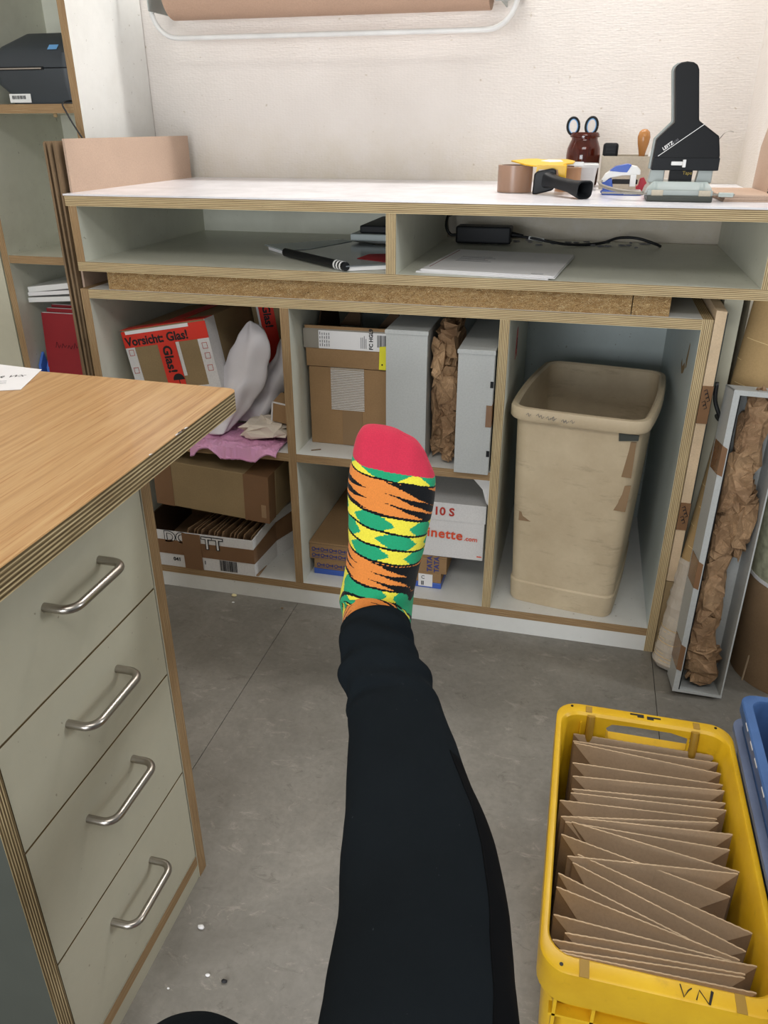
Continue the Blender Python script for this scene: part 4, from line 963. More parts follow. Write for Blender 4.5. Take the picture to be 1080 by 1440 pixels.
# ---------------------------------------------------------------- waste bin
bn = thing('waste_bin', 'dirty beige plastic waste bin in the tall right compartment', 'bin', (1.197, .200, .0652), (0, 0, math.radians(-8.5)))
def bring(w, d, z, bulge, r=.02, n=9):
    """rounded rectangle whose short sides bow outwards"""
    P = []
    for p in rring(-w/2, w/2, -d/2, d/2, z, r, 5):
        pass
    base = rring(-w/2, w/2, -d/2, d/2, z, r, 5); pts = []
    for i in range(len(base)):
        a = Vector(base[i]); b = Vector(base[(i+1) % len(base)])
        m = 8 if (b-a).length > .06 else 1
        for k in range(m):
            q = a.lerp(b, k/m); f = max(0, 1-(q.y/(d/2))**2); g = max(0, 1-(q.x/(w/2))**2)
            pts.append((q.x+math.copysign(bulge*f, q.x)*(abs(q.x)/(w/2)), q.y+math.copysign(.004*g, q.y)*(abs(q.y)/(d/2)), z))
    return pts
H = .520
outer = [bring(.243, .325, 0, .004, .022), bring(.250, .332, .006, .004, .024), bring(.254, .338, .058, .004, .024), bring(.248, .332, .062, .004, .024), bring(.262, .366, .30, .007, .026), bring(.270, .392, H-.028, .010, .028)]
rim = [bring(.292, .414, H-.028, .011, .034), bring(.297, .418, H-.024, .012, .036), bring(.297, .418, H-.004, .012, .036), bring(.292, .414, H, .012, .034), bring(.276, .398, H+.001, .011, .030), bring(.268, .390, H-.004, .010, .028)]
inner = [bring(.256, .362, .30, .006, .024), bring(.240, .326, .06, .004, .022), bring(.236, .318, .006, .003, .02)]
mk('tub', loft(outer+inner[::1][:0]+[bring(.268, .390, H-.028, .010, .028)]+inner), 'bin', bn, smooth='auto')
mk('rim', loft(rim+[bring(.268, .390, H-.028, .010, .028), bring(.292, .414, H-.028, .011, .034)], False, False), 'bin', bn, smooth='auto')
mk('tape_remnant', join(xf(box(-.022, .0, -.0005, .0008, 0, .085), Matrix.Translation((.128, -.1895, .385)) @ Matrix.Rotation(math.radians(2.5), 4, 'X'))), 'tape_light', bn)
mk('tape_remnant', prism([(.100, .300), (.126, .300), (.130, .365), (.112, .362), (.108, .32)], 1, -.1855, -.1835), 'tape_light', bn)
mk('tape_corner', prism([(.092, .470), (.132, .476), (.132, .488), (.090, .488)], 1, -.1995, -.1965), 'dark_panel', bn)
mk('tape_remnant', prism([(-.113, .232), (-.113, .256), (-.096, .252), (-.090, .244), (-.074, .236), (-.080, .233)], 1, -.1805, -.1775), 'tape_light', bn)
scr = []
rnd = random.Random(21)
for k in range(9):
    x = -.115+rnd.random()*.04+k*.010; z = H-.014+rnd.uniform(-.004, .004)
    scr.append(tube([(x, -.2135, z), (x+.004, -.2135, z+.005), (x+.006, -.2135, z-.003), (x+.010, -.2135, z+.002)], .0006, 5))
mk('scribble', join(*scr), 'ink_grey', bn)

# ---------------------------------------------------------------- right of the cabinet
fc = thing('flat_carton_pack', 'narrow folded carton standing against the right side of the low cabinet', 'cardboard', (1.42, .0, 0))
mk('edge_face', ([(1.408, .004, .20), (1.428, .003, .20), (1.4285, .004, .815), (1.408, .002, .817)] + [(1.408, .50, .20), (1.428, .50, .20), (1.4285, .50, .825), (1.408, .50, .825)], [(0, 1, 2, 3), (1, 5, 6, 2), (4, 7, 6, 5), (0, 3, 7, 4), (3, 2, 6, 7), (0, 4, 5, 1)]), 'card_edge', fc, world=True)
mk('lower_body', box(1.408, 1.428, .004, .50, 0, .198), 'card_mid', fc, world=True)
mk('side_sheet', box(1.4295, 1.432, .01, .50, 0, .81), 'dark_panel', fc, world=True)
for z0, z1 in ((.585, .665), (.335, .40)):
    y = .0015
    mk('tape_strip', ([(1.4075, y-.002, z0), (1.4290, y-.002, z0), (1.4290, y-.0018, z1), (1.4075, y-.0018, z1), (1.4075, y+.008, z0), (1.4290, y+.008, z0), (1.4290, y+.010, z1), (1.4075, y+.010, z1)], [(0, 1, 2, 3), (4, 7, 6, 5), (0, 4, 5, 1), (1, 5, 6, 2), (2, 6, 7, 3), (3, 7, 4, 0)]), 'tape', fc, world=True)
    sc_ = []
    for k in range(5):
        zz = z1-.010-.008*k; xx = 1.4115+.003*(k % 3)
        sc_.append(tube([(xx, y-.0035, zz), (xx+.005, y-.0035, zz+.004), (xx+.008, y-.0035, zz-.003), (xx+.003, y-.0035, zz-.006)], .0007, 5))
    mk('scribble', join(*sc_), 'ink', fc, world=True)
tag(mk('grey_board', box(1.4335, 1.470, .092, .50, 0, .838), 'lam_desk', bevel=.001), 'dull grey-beige board standing between the folded carton and the right wall', 'board')  # invented board, added so the gap beside the wall is less black
# wall cable
tag(mk('wall_cable', tube([(1.493, .25, .86), (1.493, .25, .66), (1.475, .16, .60), (1.462, .10, .575), (1.458, .024, .59), (1.440, .018, .63), (1.436, .016, .67)], .0042, 10, 6), 'rubber', smooth=True), 'black cable hanging down the wall right of the folded carton', 'cable')
# big card tube
A = Vector((1.468, -.048, .060)); B = Vector((1.552, .046, .955)); A = Vector((1.453, -.050, .0)); A = Vector((1.440, -.052, .0)); B = Vector((1.536, .126, .82)); d = (B-A).normalized()
B = A+d*.838
ct = thing('card_tube', 'thick brown cardboard tube with pale spiral seams leaning beside the cabinet', 'tube', A)
R0 = .040
A2 = A+d*.012
mk('tube', tube([A2, B], R0, 36), 'tube_card', ct, world=True, smooth='auto')
s_ = d.cross(Vector((0, 0, 1))).normalized(); u_ = s_.cross(d)
for k in range(9):
    c0 = A2+d*(.06+.092*k)
    if k == 8: break
    ringp = [c0+d*(.046*q/24)+(R0+.0002)*(math.cos(2*math.pi*q/24+2.2)*s_+math.sin(2*math.pi*q/24+2.2)*u_) for q in range(25)]
    mk('spiral_seam', tube(ringp, .0007, 5), 'tube_line', ct, world=True)
sl = [((R0+.002+.0012*math.sin(q*1.9)+(-.006 if q == 0 else 0)), A2+d*(-.006+.0105*q)) for q in range(26)]
def dring(c, r, n=30, seed=0):
    return [tuple(c+(r+.0016*noise.noise(Vector((math.cos(2*math.pi*k/n)*3, math.sin(2*math.pi*k/n)*3, c.z*60+seed))))*(math.cos(2*math.pi*k/n)*s_+math.sin(2*math.pi*k/n)*u_)) for k in range(n)]
mk('plastic_sleeve', loft([dring(c, r) for r, c in sl], True, False), 'clear_plastic', ct, world=True, label='crinkled clear plastic wrap')
for q in range(13):
    c0 = A2+d*(.012+.0085*q)
    ringp = [c0+(R0+.0010)*(math.cos(2*math.pi*k/24)*s_+math.sin(2*math.pi*k/24)*u_) for k in range(25)]
    mk('wrap_ridge', tube(ringp, .0011, 5), 'tube_line', ct, world=True)
mk('paper_label', tube([A2+d*.40, A2+d*.425], R0+.0006, 36), 'paper', ct, world=True)
bpy.data.objects.remove(bpy.data.objects['paper_label.002']) if 'paper_label.002' in bpy.data.objects and bpy.data.objects['paper_label.002'].parent == ct else None
# long grey carton leaning, open front with kraft paper
LB = .672
gb = thing('long_grey_box', 'long open pale grey box leaning upright in front of the card tube', 'box', (1.437, -.157, .0135), (math.radians(-9.0), math.radians(2.2), math.radians(2)))
w, dp, hh = .104, .075, LB
mk('left_wall', box(0, .003, 0, dp, 0, hh), 'grey_card', gb)
mk('inner_left_wall', box(.006, .009, .001, dp, .008, hh-.006), 'grey_card', gb)
mk('right_wall', box(w-.003, w, 0, dp, 0, hh), 'grey_card', gb)
mk('back_wall', box(0, w, dp, dp+.003, 0, hh), 'grey_card', gb)
mk('top_wall', box(0, w, 0, dp, hh-.003, hh), 'grey_card', gb)
mk('bottom_wall', box(0, w, 0, dp, 0, .003), 'grey_card', gb)
mk('front_lip', join(box(.0, .012, -.0015, 0, .0, hh), box(.012, w, -.0015, 0, hh-.010, hh), box(.012, w, -.0015, 0, 0, .006)), 'grey_card', gb)
mk('fold_gap', box(.0125, .0145, -.001, .002, .006, hh-.011), 'black', gb)
for z0, z1 in ((.50, .56), (.25, .31), (.055, .115)):
    mk('tape_patch', prism([(-.001, z0), (-.0002, z0), (-.0002, z1), (-.001, z1)], 1, -.002, dp*.9), 'tape', gb)
    mk('tape_patch', prism([(-.001, z0), (.010, z0-.004), (.010, z1-.006), (-.001, z1)], 1, -.0022, -.0015), 'tape', gb)
for i, (cz, cx, rx, ry, rz) in enumerate(((.585, .060, .026, .030, .075), (.475, .050, .026, .034, .075), (.400, .074, .020, .034, .072), (.355, .042, .022, .030, .050), (.235, .045, .024, .032, .085), (.125, .048, .027, .030, .065), (.066, .056, .032, .028, .045))):
    mtx = mat_of(gb)
    g_ = facets((cx, .036, cz), (rx*1.15, ry, rz*1.12), 40+i, .34, 12, 15, 3.2)
    o = mk('kraft_filling', xf(g_, mtx), 'kraft')
    tag(o, ['topmost kraft paper wad in the long grey box', 'second kraft wad from the top in the long grey box', 'right kraft wad, third from the top in the long grey box', 'fourth kraft wad from the top in the long grey box', 'fifth kraft wad from the top in the long grey box', 'second lowest kraft wad in the long grey box', 'lowest kraft paper wad in the long grey box'][i], 'packing paper', 'kraft wads in the long grey box')
# round kraft drum at the frame edge
dm = thing('paper_drum', 'large rolled brown paper drum at the right edge beside the grey box', 'roll', (1.712, .01, 0), (0, math.radians(-1), 0))
mk('outer_wrap', lathe([(.128, 0), (.130, .004), (.130, .41), (.126, .42), (1e-4, .42)], 40), 'card', dm, smooth='auto')
mk('wrap_edge', prism([(-.1338, 0), (-.1325, 0), (-.114, .30), (-.1145, .30)], 1, -.012, -.008), 'card_edge', dm, rot=(0, 0, math.radians(28)))
mk('printed_paper', lathe([(.1305, .262), (.1315, .262), (.1330, .40), (.134, .47), (.132, .47), (.1305, .40), (.1305, .262)], 40, (0, 0, 0), False, False), 'leafpaper', dm, smooth='auto', label='mottled leaf-printed paper collar')
mk('torn_white_edge', lathe([(.1310, .255), (.1325, .255), (.1325, .264), (.1310, .264), (.1310, .255)], 40, (0, 0, 0), False, False), 'paper', dm)

# ---------------------------------------------------------------- yellow crate with mailers
yc = thing('yellow_crate', 'yellow plastic stacking crate full of cardboard mailers on the floor', 'crate', (1.3165, -.825, 0))
X0, X1, Y0c, Y1c, HC = 1.188, 1.444, -1.045, -.604, .286
def rg_(e, z, r=.030, ey=None):
    ey = e if ey is None else ey
    return rring(X0-e, X1+e, Y0c-ey, Y1c+ey, z, r, 6)
rings = [rg_(-.012, .0, .028), rg_(-.010, .004, .030), rg_(-.004, .20, .030), rg_(-.003, .228, .030), rg_(.0055, .229, .034, .014), rg_(.0065, .233, .034, .016), rg_(.0065, .284, .034, .016), rg_(.004, HC, .033, .013), rg_(-.001, HC, .031, -.004), rg_(-.003, HC-.004, .030, -.008), rg_(-.0075, .20, .028, -.010), rg_(-.014, .008, .026)]
shell = mk('shell', loft(rings), 'crate', yc, world=True, smooth='auto')
def cut(obj, geo, parent):
    c = mk('cutter', geo, 'crate', parent, world=True)
    m = obj.modifiers.new('b', 'BOOLEAN'); m.operation = 'DIFFERENCE'; m.object = c; m.solver = 'EXACT'
    dg = bpy.context.evaluated_depsgraph_get(); me = bpy.data.meshes.new_from_object(obj.evaluated_get(dg))
    obj.modifiers.clear(); obj.data = me; bpy.data.objects.remove(c)
hole = prism([(1.262, .244), (1.268, .237), (1.394, .237), (1.401, .244), (1.401, .258), (1.392, .267), (1.360, .274), (1.300, .274), (1.270, .272), (1.262, .264)], 1, -.63, -.55)
cut(shell, hole, yc)
for y_ in (-.617,):
    for x_ in (1.236, 1.396):
        mk('handle_rib', tube([(x_, y_+.004, HC-.002), (x_, y_-.001, HC-.02), (x_, y_+.001, .16)], .0065, 10), 'crate_worn', yc, world=True, smooth='auto')
for x_ in (1.232, 1.398):
    mk('rim_groove', box(x_-.005, x_+.005, -.608, -.594, HC-.0005, HC+.0012), 'crate_worn', yc, world=True, bevel=.0005)
    mk('rim_slot', prism([(x_-.005, -1.040), (x_+.006, -1.040), (x_+.006, -1.062), (x_-.005, -1.062)], 2, HC-.0005, HC+.0008), 'crate_worn', yc, world=True, bevel=.0003)
    mk('wall_rib', box(x_-.012, x_-.009, -.6165, -.612, .03, .27), 'crate', yc, world=True)
for x_, y_ in ((1.205, -.598), (1.427, -.598), (1.207, -1.052), (1.427, -1.052)):
    mk('pin_hole', lathe([(.0022, HC-.001), (.0022, HC+.0007)], 12, (x_, y_, 0)), 'black', yc, world=True)
mk('key_slots', join(box(1.297, 1.318, -.597, -.594, HC, HC+.0008), box(1.308, 1.318, -.601, -.597, HC, HC+.0008), box(1.323, 1.344, -.599, -.596, HC, HC+.0008), box(1.323, 1.333, -.603, -.599, HC, HC+.0008)), 'ink', yc, world=True, label='black stepped key slots')
for x_ in (1.206, 1.25, 1.385, 1.426):
    mk('outer_rib', box(x_-.002, x_+.002, -1.056, -1.043, .02, .228), 'crate', yc, world=True)
mk('under_lip', box(1.20, 1.432, -1.056, -1.041, .196, .200), 'crate', yc, world=True)
def stroke(pts, r=.0007): return tube([(x, y, HC+.0006) for x, y in pts], r, 6)
mk('marker_writing', join(stroke([(1.336, -1.044), (1.339, -1.058), (1.3445, -1.049), (1.348, -1.046)]), stroke([(1.352, -1.058), (1.356, -1.046), (1.3645, -1.060), (1.369, -1.044)]), stroke([(1.3655, -1.060), (1.3700, -1.045)], .0011)), 'ink', yc, world=True, label='black hand-drawn marker letters')
# mailers
ML = [((1.21, -.628), (1.44, -.626), 0), ((1.279, -.643), (1.454, -.640), 1), ((1.214, -.655), (1.436, -.670), 0), ((1.194, -.686), (1.436, -.678), 0), ((1.205, -.721), (1.435, -.696), 0), ((1.216, -.747), (1.445, -.72), 0), ((1.212, -.763), (1.44, -.742), 0), ((1.193, -.78), (1.382, -.764), 0), ((1.194, -.804), (1.417, -.761), 0), ((1.213, -.801), (1.44, -.777), 0), ((1.236, -.839), (1.412, -.791), 1), ((1.209, -.817), (1.428, -.812), 0), ((1.226, -.811), (1.446, -.843), 0), ((1.225, -.867), (1.431, -.843), 0), ((1.192, -.832), (1.417, -.883), 0), ((1.25, -.863), (1.415, -.868), 1), ((1.227, -.87), (1.44, -.938), 0), ((1.218, -.882), (1.423, -.961), 0), ((1.2, -.893), (1.41, -.969), 0), ((1.25, -.91), (1.435, -.91), 1), ((1.217, -.932), (1.389, -.971), 0), ((1.185, -.958), (1.41, -.97), 0), ((1.186, -.996), (1.408, -.986), 0), ((1.251, -.99), (1.434, -.981), 1), ((1.184, -1.014), (1.408, -.996), 0), ((1.259, -1.023), (1.429, -1.02), 1)]
ORD = ['first', 'second', 'third', 'fourth', 'fifth', 'sixth', 'seventh', 'eighth', 'ninth', 'tenth', 'eleventh', 'twelfth', 'thirteenth', 'fourteenth', 'fifteenth', 'sixteenth', 'seventeenth', 'eighteenth', 'nineteenth', 'twentieth', 'twenty-first', 'twenty-second', 'twenty-third', 'twenty-fourth', 'twenty-fifth', 'last and nearest']
WM, HM = .222, .236
def mailer_meshes():
    W_, H_, dpt, fh = WM, HM, .040, .038
    g = .0105
    TL, TR = (0, 0, H_), (W_, 0, H_)
    FL, FR = (dpt, -g, H_-fh), (W_-dpt, -g, H_-fh)
    # pocket: closed thin body
    V = [(0, .0012, 0), (W_, .0012, 0), (W_, .0012, H_), (0, .0012, H_), (0, -.004, 0), (W_, -.004, 0), TL, TR, (FL[0], FL[1]+.001, FL[2]), (FR[0], FR[1]+.001, FR[2])]
    F = [(0, 3, 2, 1), (3, 6, 7, 2), (0, 4, 6, 3), (1, 2, 7, 5), (0, 1, 5, 4), (4, 8, 6), (4, 5, 9, 8), (5, 7, 9), (6, 8, 9, 7)]
    # flap: thin slanting plate with notched ends
    F2V = [TL, TR, (FR[0], FR[1], FR[2]), (FL[0], FL[1], FL[2])]
    F2V += [(x, y-.0012, z+.0006) for x, y, z in F2V]
    F2 = [(0, 3, 2, 1), (4, 5, 6, 7), (0, 1, 5, 4), (1, 2, 6, 5), (2, 3, 7, 6), (3, 0, 4, 7)]
    # perforated edge: wavy bead along the top
    n = 44; V3, F3 = [], []
    for k in range(n+1):
        x = W_*k/n; wv = .00045 if k % 2 else -.0003
        V3 += [(x, -.0010, H_-.0003+wv), (x, .0011, H_-.0003+wv*.5), (x, .0008, H_+.0008+wv), (x, -.0008, H_+.0006+wv)]
    for k in range(n):
        for e in range(4):
            a = k*4+e; b = k*4+(e+1) % 4; F3.append((a, b, b+4, a+4))
    F3 += [(0, 1, 2, 3), (n*4+3, n*4+2, n*4+1, n*4)]
    return (V, F), (F2V, F2), (V3, F3)
PK, FLP, EDG = mailer_meshes()
dotg = xf(lathe([(.0065, 0), (.0065, .0008)], 14), Matrix.Translation((.050, -.0100, HM-.046)) @ Matrix.Rotation(math.pi/2, 4, 'X'))
dotg2 = ([(WM-x, y, z) for x, y, z in dotg[0]], dotg[1])
proto = None; rnd = random.Random(4); prev = []
ML = [m_ for k, m_ in enumerate(ML) if k not in (10, 15, 19)]
ORD = ORD[:len(ML)-1]+[ORD[-1]]
for i, (a, b, part) in enumerate(ML):
    a = Vector(a); b = Vector(b); dr = (b-a).normalized()
    if b.x > 1.434: b = b-dr*((b.x-1.434)/dr.x)
    a = b-dr*WM
    if a.x < 1.1975: a = a+dr*((1.1975-a.x)/dr.x)
    a.y = min(a.y, -.622)
    ang = math.atan2(dr.y, dr.x); zz = .012+rnd.uniform(-.003, .004)
    lab = '%s brown mailer counted from the far handle of the yellow crate' % ORD[i]
    if proto is None:
        proto = thing('cardboard_mailer', lab, 'mailer', (a.x, a.y, zz), (math.radians(-2), 0, ang), 'cardboard mailers in the yellow crate')
        parts = [mk('pocket', PK, 'card_mail_dark', proto), mk('flap', FLP, 'card_mail', proto), mk('torn_edge', EDG, 'card_edge', proto)]
        seals = [mk('black_dot', dotg, 'ink', proto), mk('black_dot', dotg2, 'ink', proto)]
    else:
        c = proto.copy(); COL.objects.link(c); c.location = (a.x, a.y, zz); c.rotation_euler = (math.radians(rnd.uniform(-4, 1)), 0, ang); c['label'] = lab
        for p_ in parts+(seals if i in (3, 13, 16, 18) else []):
            q_ = p_.copy(); COL.objects.link(q_); q_.parent = c
        if i == 13:
            ar = mk('arrow_print', join(*[box(.115+.007*k, .119+.007*k, -.0108, -.0095, HM-.045, HM-.042) for k in range(5)]), 'ink', c)
for s_o in seals: bpy.data.objects.remove(s_o)

# ---------------------------------------------------------------- blue crate with contents
bl = thing('blue_crate', 'blue plastic crate at the right frame edge beside the yellow crate', 'crate', (1.61, -.83, 0))
XB0, XB1, YB0, YB1, HB = 1.464, 1.76, -1.06, -.585, .345
def rb_(e, z, r=.02): return rring(XB0-e, XB1+e, YB0-e, YB1+e, z, r, 5)
mk('shell', loft([rb_(-.006, 0), rb_(-.004, .004), rb_(0, HB-.045), rb_(.002, HB-.030), rb_(.002, HB-.022), rb_(.009, HB-.018, .022), rb_(.009, HB-.002, .022), rb_(.007, HB, .022), rb_(-.005, HB, .018), rb_(-.007, HB-.004, .018), rb_(-.010, .01, .018)]), 'dull_blue', bl, world=True, smooth='auto')
mk('lower_lip', loft([rb_(.0005, HB-.060), rb_(.012, HB-.058, .024), rb_(.012, HB-.050, .024), rb_(.0005, HB-.048)], False, False), 'violet_blue', bl, world=True, smooth='auto')
mk('scuff', join(*[box(XB0-.0095, XB0-.0085, y, y+.018, HB-.006, HB-.0035) for y in (-.66, -.70, -.735, -.79, -.86)]), 'paper', bl, world=True, label='white worn scuffs on the rim')
tag(mk('cardboard_piece', box(1.50, 1.60, -.668, -.664, .05, .36), 'card_orange'), 'upright brown cardboard piece in the blue crate', 'cardboard')
tag(mk('plastic_bag', facets((1.535, -.735, .27), (.05, .05, .055), 77, .35, 14, 12, 2.5), 'tissue'), 'crumpled whitish plastic bag in the blue crate', 'bag')
tag(mk('paper_wad', facets((1.53, -.86, .27), (.045, .06, .05), 78, .35, 14, 12, 2.5), 'paper'), 'white paper wad in the near part of the blue crate', 'paper')
tag(mk('box_in_crate', box(1.49, 1.74, -1.03, -.61, .012, .21), 'card'), 'closed brown box filling the bottom of the blue crate', 'box')
bpy.data.objects['cardboard_piece'].data.transform(Matrix.Translation((0, 0, .165)))
bpy.data.objects['cardboard_piece'].data.transform(Matrix.Diagonal((1, 1, 1, 1)))

# ---------------------------------------------------------------- desk and drawer unit
dk = thing('desk_top', 'thick light oak desk top with layered plywood edge at the left', 'desk', (.2, -1.1, .749))
c_ = .012
pl = [(-.36, -1.80), (.668, -1.80), (.652, -.597), (.648, -.588), (.639, -.583), (-.36, -.548)]
def ply_prism(name, parent, poly, z0, z1, face, edge):
    g = prism(poly, 2, z0, z1); off = mat_of(parent).inverted().translation
    o = mk(name, g, [face, edge], parent, world=True, uvt=(2, z0+off.z, z1+off.z))
    # length coordinate along whichever side
    me = o.data; uvl = me.uv_layers[0]
    for p in me.polygons:
        if abs(p.normal.z) < .5:
            d_ = Vector((-p.normal.y, p.normal.x, 0))
            for li in p.loop_indices:
                co = me.vertices[me.loops[li].vertex_index].co; uvl.data[li].uv[0] = co.dot(d_)
    return o
ply_prism('slab', dk, pl, .7490, .7795, 'oak', 'ply_desk')
mk('veneer', prism([(x-(.0006 if x > 0 else 0), y) for x, y in pl], 2, .7795, .7802), 'oak', dk, world=True)
mk('edge_chip', join(*[prism([(x, y), (x+.0008, y+l), (x-.0016, y+l*.6), (x-.0012, y+.001)], 2, .7800, .7805) for x, y, l in ((.6545, -.79, .016), (.6545, -.765, .008), (.6555, -.86, .006))]), 'paper', dk, world=True, label='pale chips along the edge')
mk('edge_chip', join(*[prism([(x, y), (x+.0006, y+l), (x-.0020, y+l*.6)], 2, .7804, .7808) for x, y, l in ((.6545, -.785, .012), (.6545, -.775, .010))]), 'black', dk, world=True, label='dark chip')
dc = thing('drawer_unit', 'beige four-drawer pedestal with plywood edges under the oak desk', 'drawer unit', (.30, -1.0, 0))
PX = .625
board('side_panel', dc, (.05, PX, -.843, -.820, 0, .748), 1, 'lam_desk', 'ply_dark')
board('side_panel', dc, (.05, PX, -1.1905, -1.1685, 0, .748), 1, 'dark_panel', 'ply_desk')
mk('rear_panel', box(.05, .056, -1.168, -.843, .0, .748), 'lam_desk', dc, world=True)
board('bottom_board', dc, (.056, PX-.001, -1.168, -.8435, .030, .0520), 2, 'lam_desk', 'ply_dark')
mk('plinth', box(PX-.02, PX-.002, -1.168, -.8435, 0, .0298), 'lam_desk', dc, world=True)
mk('carcass_recess', box(PX-.026, PX-.022, -1.168, -.8435, .053, .745), 'black_matte', dc, world=True)  # black sheet added behind the fronts to paint the shade in the gaps
gaps = [.736, .576, .430, .240, .0535]
hz = [.679, .522, .373, .180]
for i in range(4):
    dr_ = board('drawer', dc, (PX-.019, PX-.001, -1.1662, -.8458, gaps[i+1]+.0016, gaps[i]-.0016), 0, 'lam_desk', 'ply_desk')
    y0_, y1_ = [(-1.055, -.950), (-1.060, -.955), (-1.063, -.958), (-1.063, -.961)][i]; z_ = hz[i]; sx = PX-.002; so = PX+.034; rb2 = .016
    hpth = [(sx, y0_, z_), (so-rb2, y0_, z_)]+[(so-rb2+rb2*math.sin(t), y0_+rb2-rb2*math.cos(t), z_) for t in [math.pi/2*k/6 for k in range(1, 7)]]
    hpth += [(so-rb2+rb2*math.cos(t), y1_-rb2+rb2*math.sin(t), z_) for t in [math.pi/2*k/6 for k in range(0, 7)]]+[(sx, y1_, z_)]
    mk('handle', tube(hpth, .0052, 14), 'steel', dr_, world=True, smooth='auto', label='bent brushed steel bar handle')
# near outer dark side of unit is the side_panel itself
cd = thing('white_card', 'white card with script lettering lying on the oak desk', 'card', (.25, -.62, .7806))
mk('card', prism([(.190, -.553), (.295, -.565), (.332, -.668), (.300, -.682), (.190, -.690)], 2, .7808, .7814), 'paper', cd, world=True)
lettering(cd, 'Lakolyp & Wx', (.205, -.655, .78145), (1, .55, 0), (-.55, 1, 0), .017, 'ink', shear=.5, extrude=.0001)
mk('fine_print', join(*[xf(box(0, .06, 0, .0008, 0, .0002), frame((.228+.004*k, -.662-.006*k, .78142), (1, .5, 0), (-.5, 1, 0))) for k in range(3)]), 'ink_grey', cd, world=True)

# ---------------------------------------------------------------- crumbs on the floor
for i, (x, y, s, m_, lb) in enumerate(((.322, -.012, .008, 'cream_scrap', 'largest cream crumb on the floor below the left compartment'), (.332, -.042, .004, 'paper', 'small white crumb just in front of the cream crumb'), (.469, -.037, .004, 'card_dark', 'brown crumb on the floor near the seam by the cabinet'), (.669, -.929, .006, 'paper', 'white sliver on the floor beside the drawer unit'), (.713, -.998, .004, 'paper', 'small white fleck on the floor near the bottom edge'), (.741, -1.001, .005, 'ink', 'black chip on the floor near the bottom edge'), (.665, -1.03, .002, 'paper', 'tiny white speck right by the drawer unit plinth'))):
    tag(mk('floor_crumb', crumple((x, y, s*.5), (s, s*.7, s*.5), i+3, .5, 120, 9, 7, 2), m_), lb, 'crumb', 'crumbs on the floor')

# ---------------------------------------------------------------- the person
pe = thing('person', 'person sitting with one leg stretched out, black trousers and a colourful striped sock', 'person', (1.02, -1.8, 0))
def legtube(st, sub, n=56, fold=None):
    P = cr(st, sub); rings = []; up = Vector((0, 0, 1)); pos = [Vector(p[:3]) for p in P]
    cum = 0
    for i, p in enumerate(pos):
        if i: cum += (pos[i]-pos[i-1]).length
        t = (pos[min(i+1, len(pos)-1)]-pos[max(i-1, 0)]).normalized()
        s = t.cross(up)
        if s.length < 1e-3: s = Vector((1, 0, 0))
        s.normalize(); up = s.cross(t).normalized(); r = P[i][3]
        R = []
        for k in range(n):
            a = 2*math.pi*k/n
            q = p+r*(math.cos(a)*s+math.sin(a)*up)
            dd = fold(cum, a, q) if fold else 0
            R.append(tuple(q+dd*(math.cos(a)*s+math.sin(a)*up)))
        rings.append(R)
    return rings
def fold(c, a, q):
    w = math.exp(-((c-.062)/.050)**2)*min(1, c/.012)
    v = .0026*w*math.sin(c*190+2.6*math.sin(a+.9)+1.3*math.sin(2*a+.4))
    v += .0025*w*math.sin(c*120-3.0*a+1.0)
    v +=   .0040*w*(noise.noise(Vector((q.x*26, q.y*52, q.z*26)))-.1)
    v += .0018*noise.noise(q*16)+.0008*noise.noise(q*38)
    return v
ST = [(.9475, -.886, .590, .0430), (.956, -.912, .583, .0445), (.970, -.940, .573, .0480), (.9945, -.985, .553, .0520), (1.0265, -1.067, .535, .0620), (1.055, -1.146, .531, .0720), (1.075, -1.219, .534, .0735), (1.086, -1.282, .540, .0735), (1.092, -1.330, .545, .0745), (1.100, -1.45, .552, .080), (1.100, -1.60, .552, .088), (1.085, -1.74, .555, .104), (1.02, -1.84, .565, .125), (.95, -1.76, .555, .104), (.925, -1.62, .540, .086), (.920, -1.47, .512, .070), (.921, -1.385, .487, .0610), (.918, -1.350, .445, .0590), (.905, -1.350, .36, .0570), (.89, -1.37, .24, .048), (.88, -1.385, .12, .042), (.88, -1.387, .085, .044)]
LR = legtube(ST, 14, 72, fold)
lg = loft(LR, True, True)
nside = []
for f_ in lg[1]:
    r_, k_ = divmod(f_[0], 72); nside.append(1 if len(f_) == 4 and 14*4 <= r_ <= 14*10 and 27 <= k_ <= 47 else 0)
mk('trousers', lg, ['trouser', 'trouser_side'], pe, world=True, smooth=True, mi=nside)
# side seam: a raised stitched line along the right flank of the near leg
seam = [LR[r_][27] for r_ in range(14*4, 14*10+1, 3)]
mk('side_seam', tube(seam, .0011, 6), 'trouser_side', pe, world=True, smooth=True)

# sock on the raised foot
def sock_mesh(stn, NR, NC):
    """stations: z-profile then bend; each = (cx,cy,cz,theta,wx_left,wx_right,df,db)"""
    S = cr(stn, 24); S = np.array(S)
    # resample evenly along the front line
    def front(s): th = s[3]; return np.array([s[0], s[1]-math.cos(th)*s[6], s[2]+math.sin(th)*s[6]])
    fr = np.array([front(s) for s in S]); L = np.concatenate([[0], np.cumsum(np.linalg.norm(np.diff(fr, axis=0), axis=1))])
    u = np.linspace(0, L[-1], NR); R = np.stack([np.interp(u, L, S[:, k]) for k in range(8)], 1)
    V = []
    for r in range(NR):
        cx, cy, cz, th, wl, wr, df, db = R[r]
        N = np.array([0, -math.cos(th), math.sin(th)])
        for c in range(NC):
            a = -math.pi+2*math.pi*c/NC              # 0 = front
            sn, cs = math.sin(a), math.cos(a)
            e = .85
            wx = (wr if sn > 0 else wl)*math.copysign(abs(sn)**e, sn)
            dy = (df if cs > 0 else db)*math.copysign(abs(cs)**e, cs)
            p = np.array([cx, cy, cz])+np.array([wx, 0, 0])+N*dy
            V.append(p)
    return np.array(V), u, R
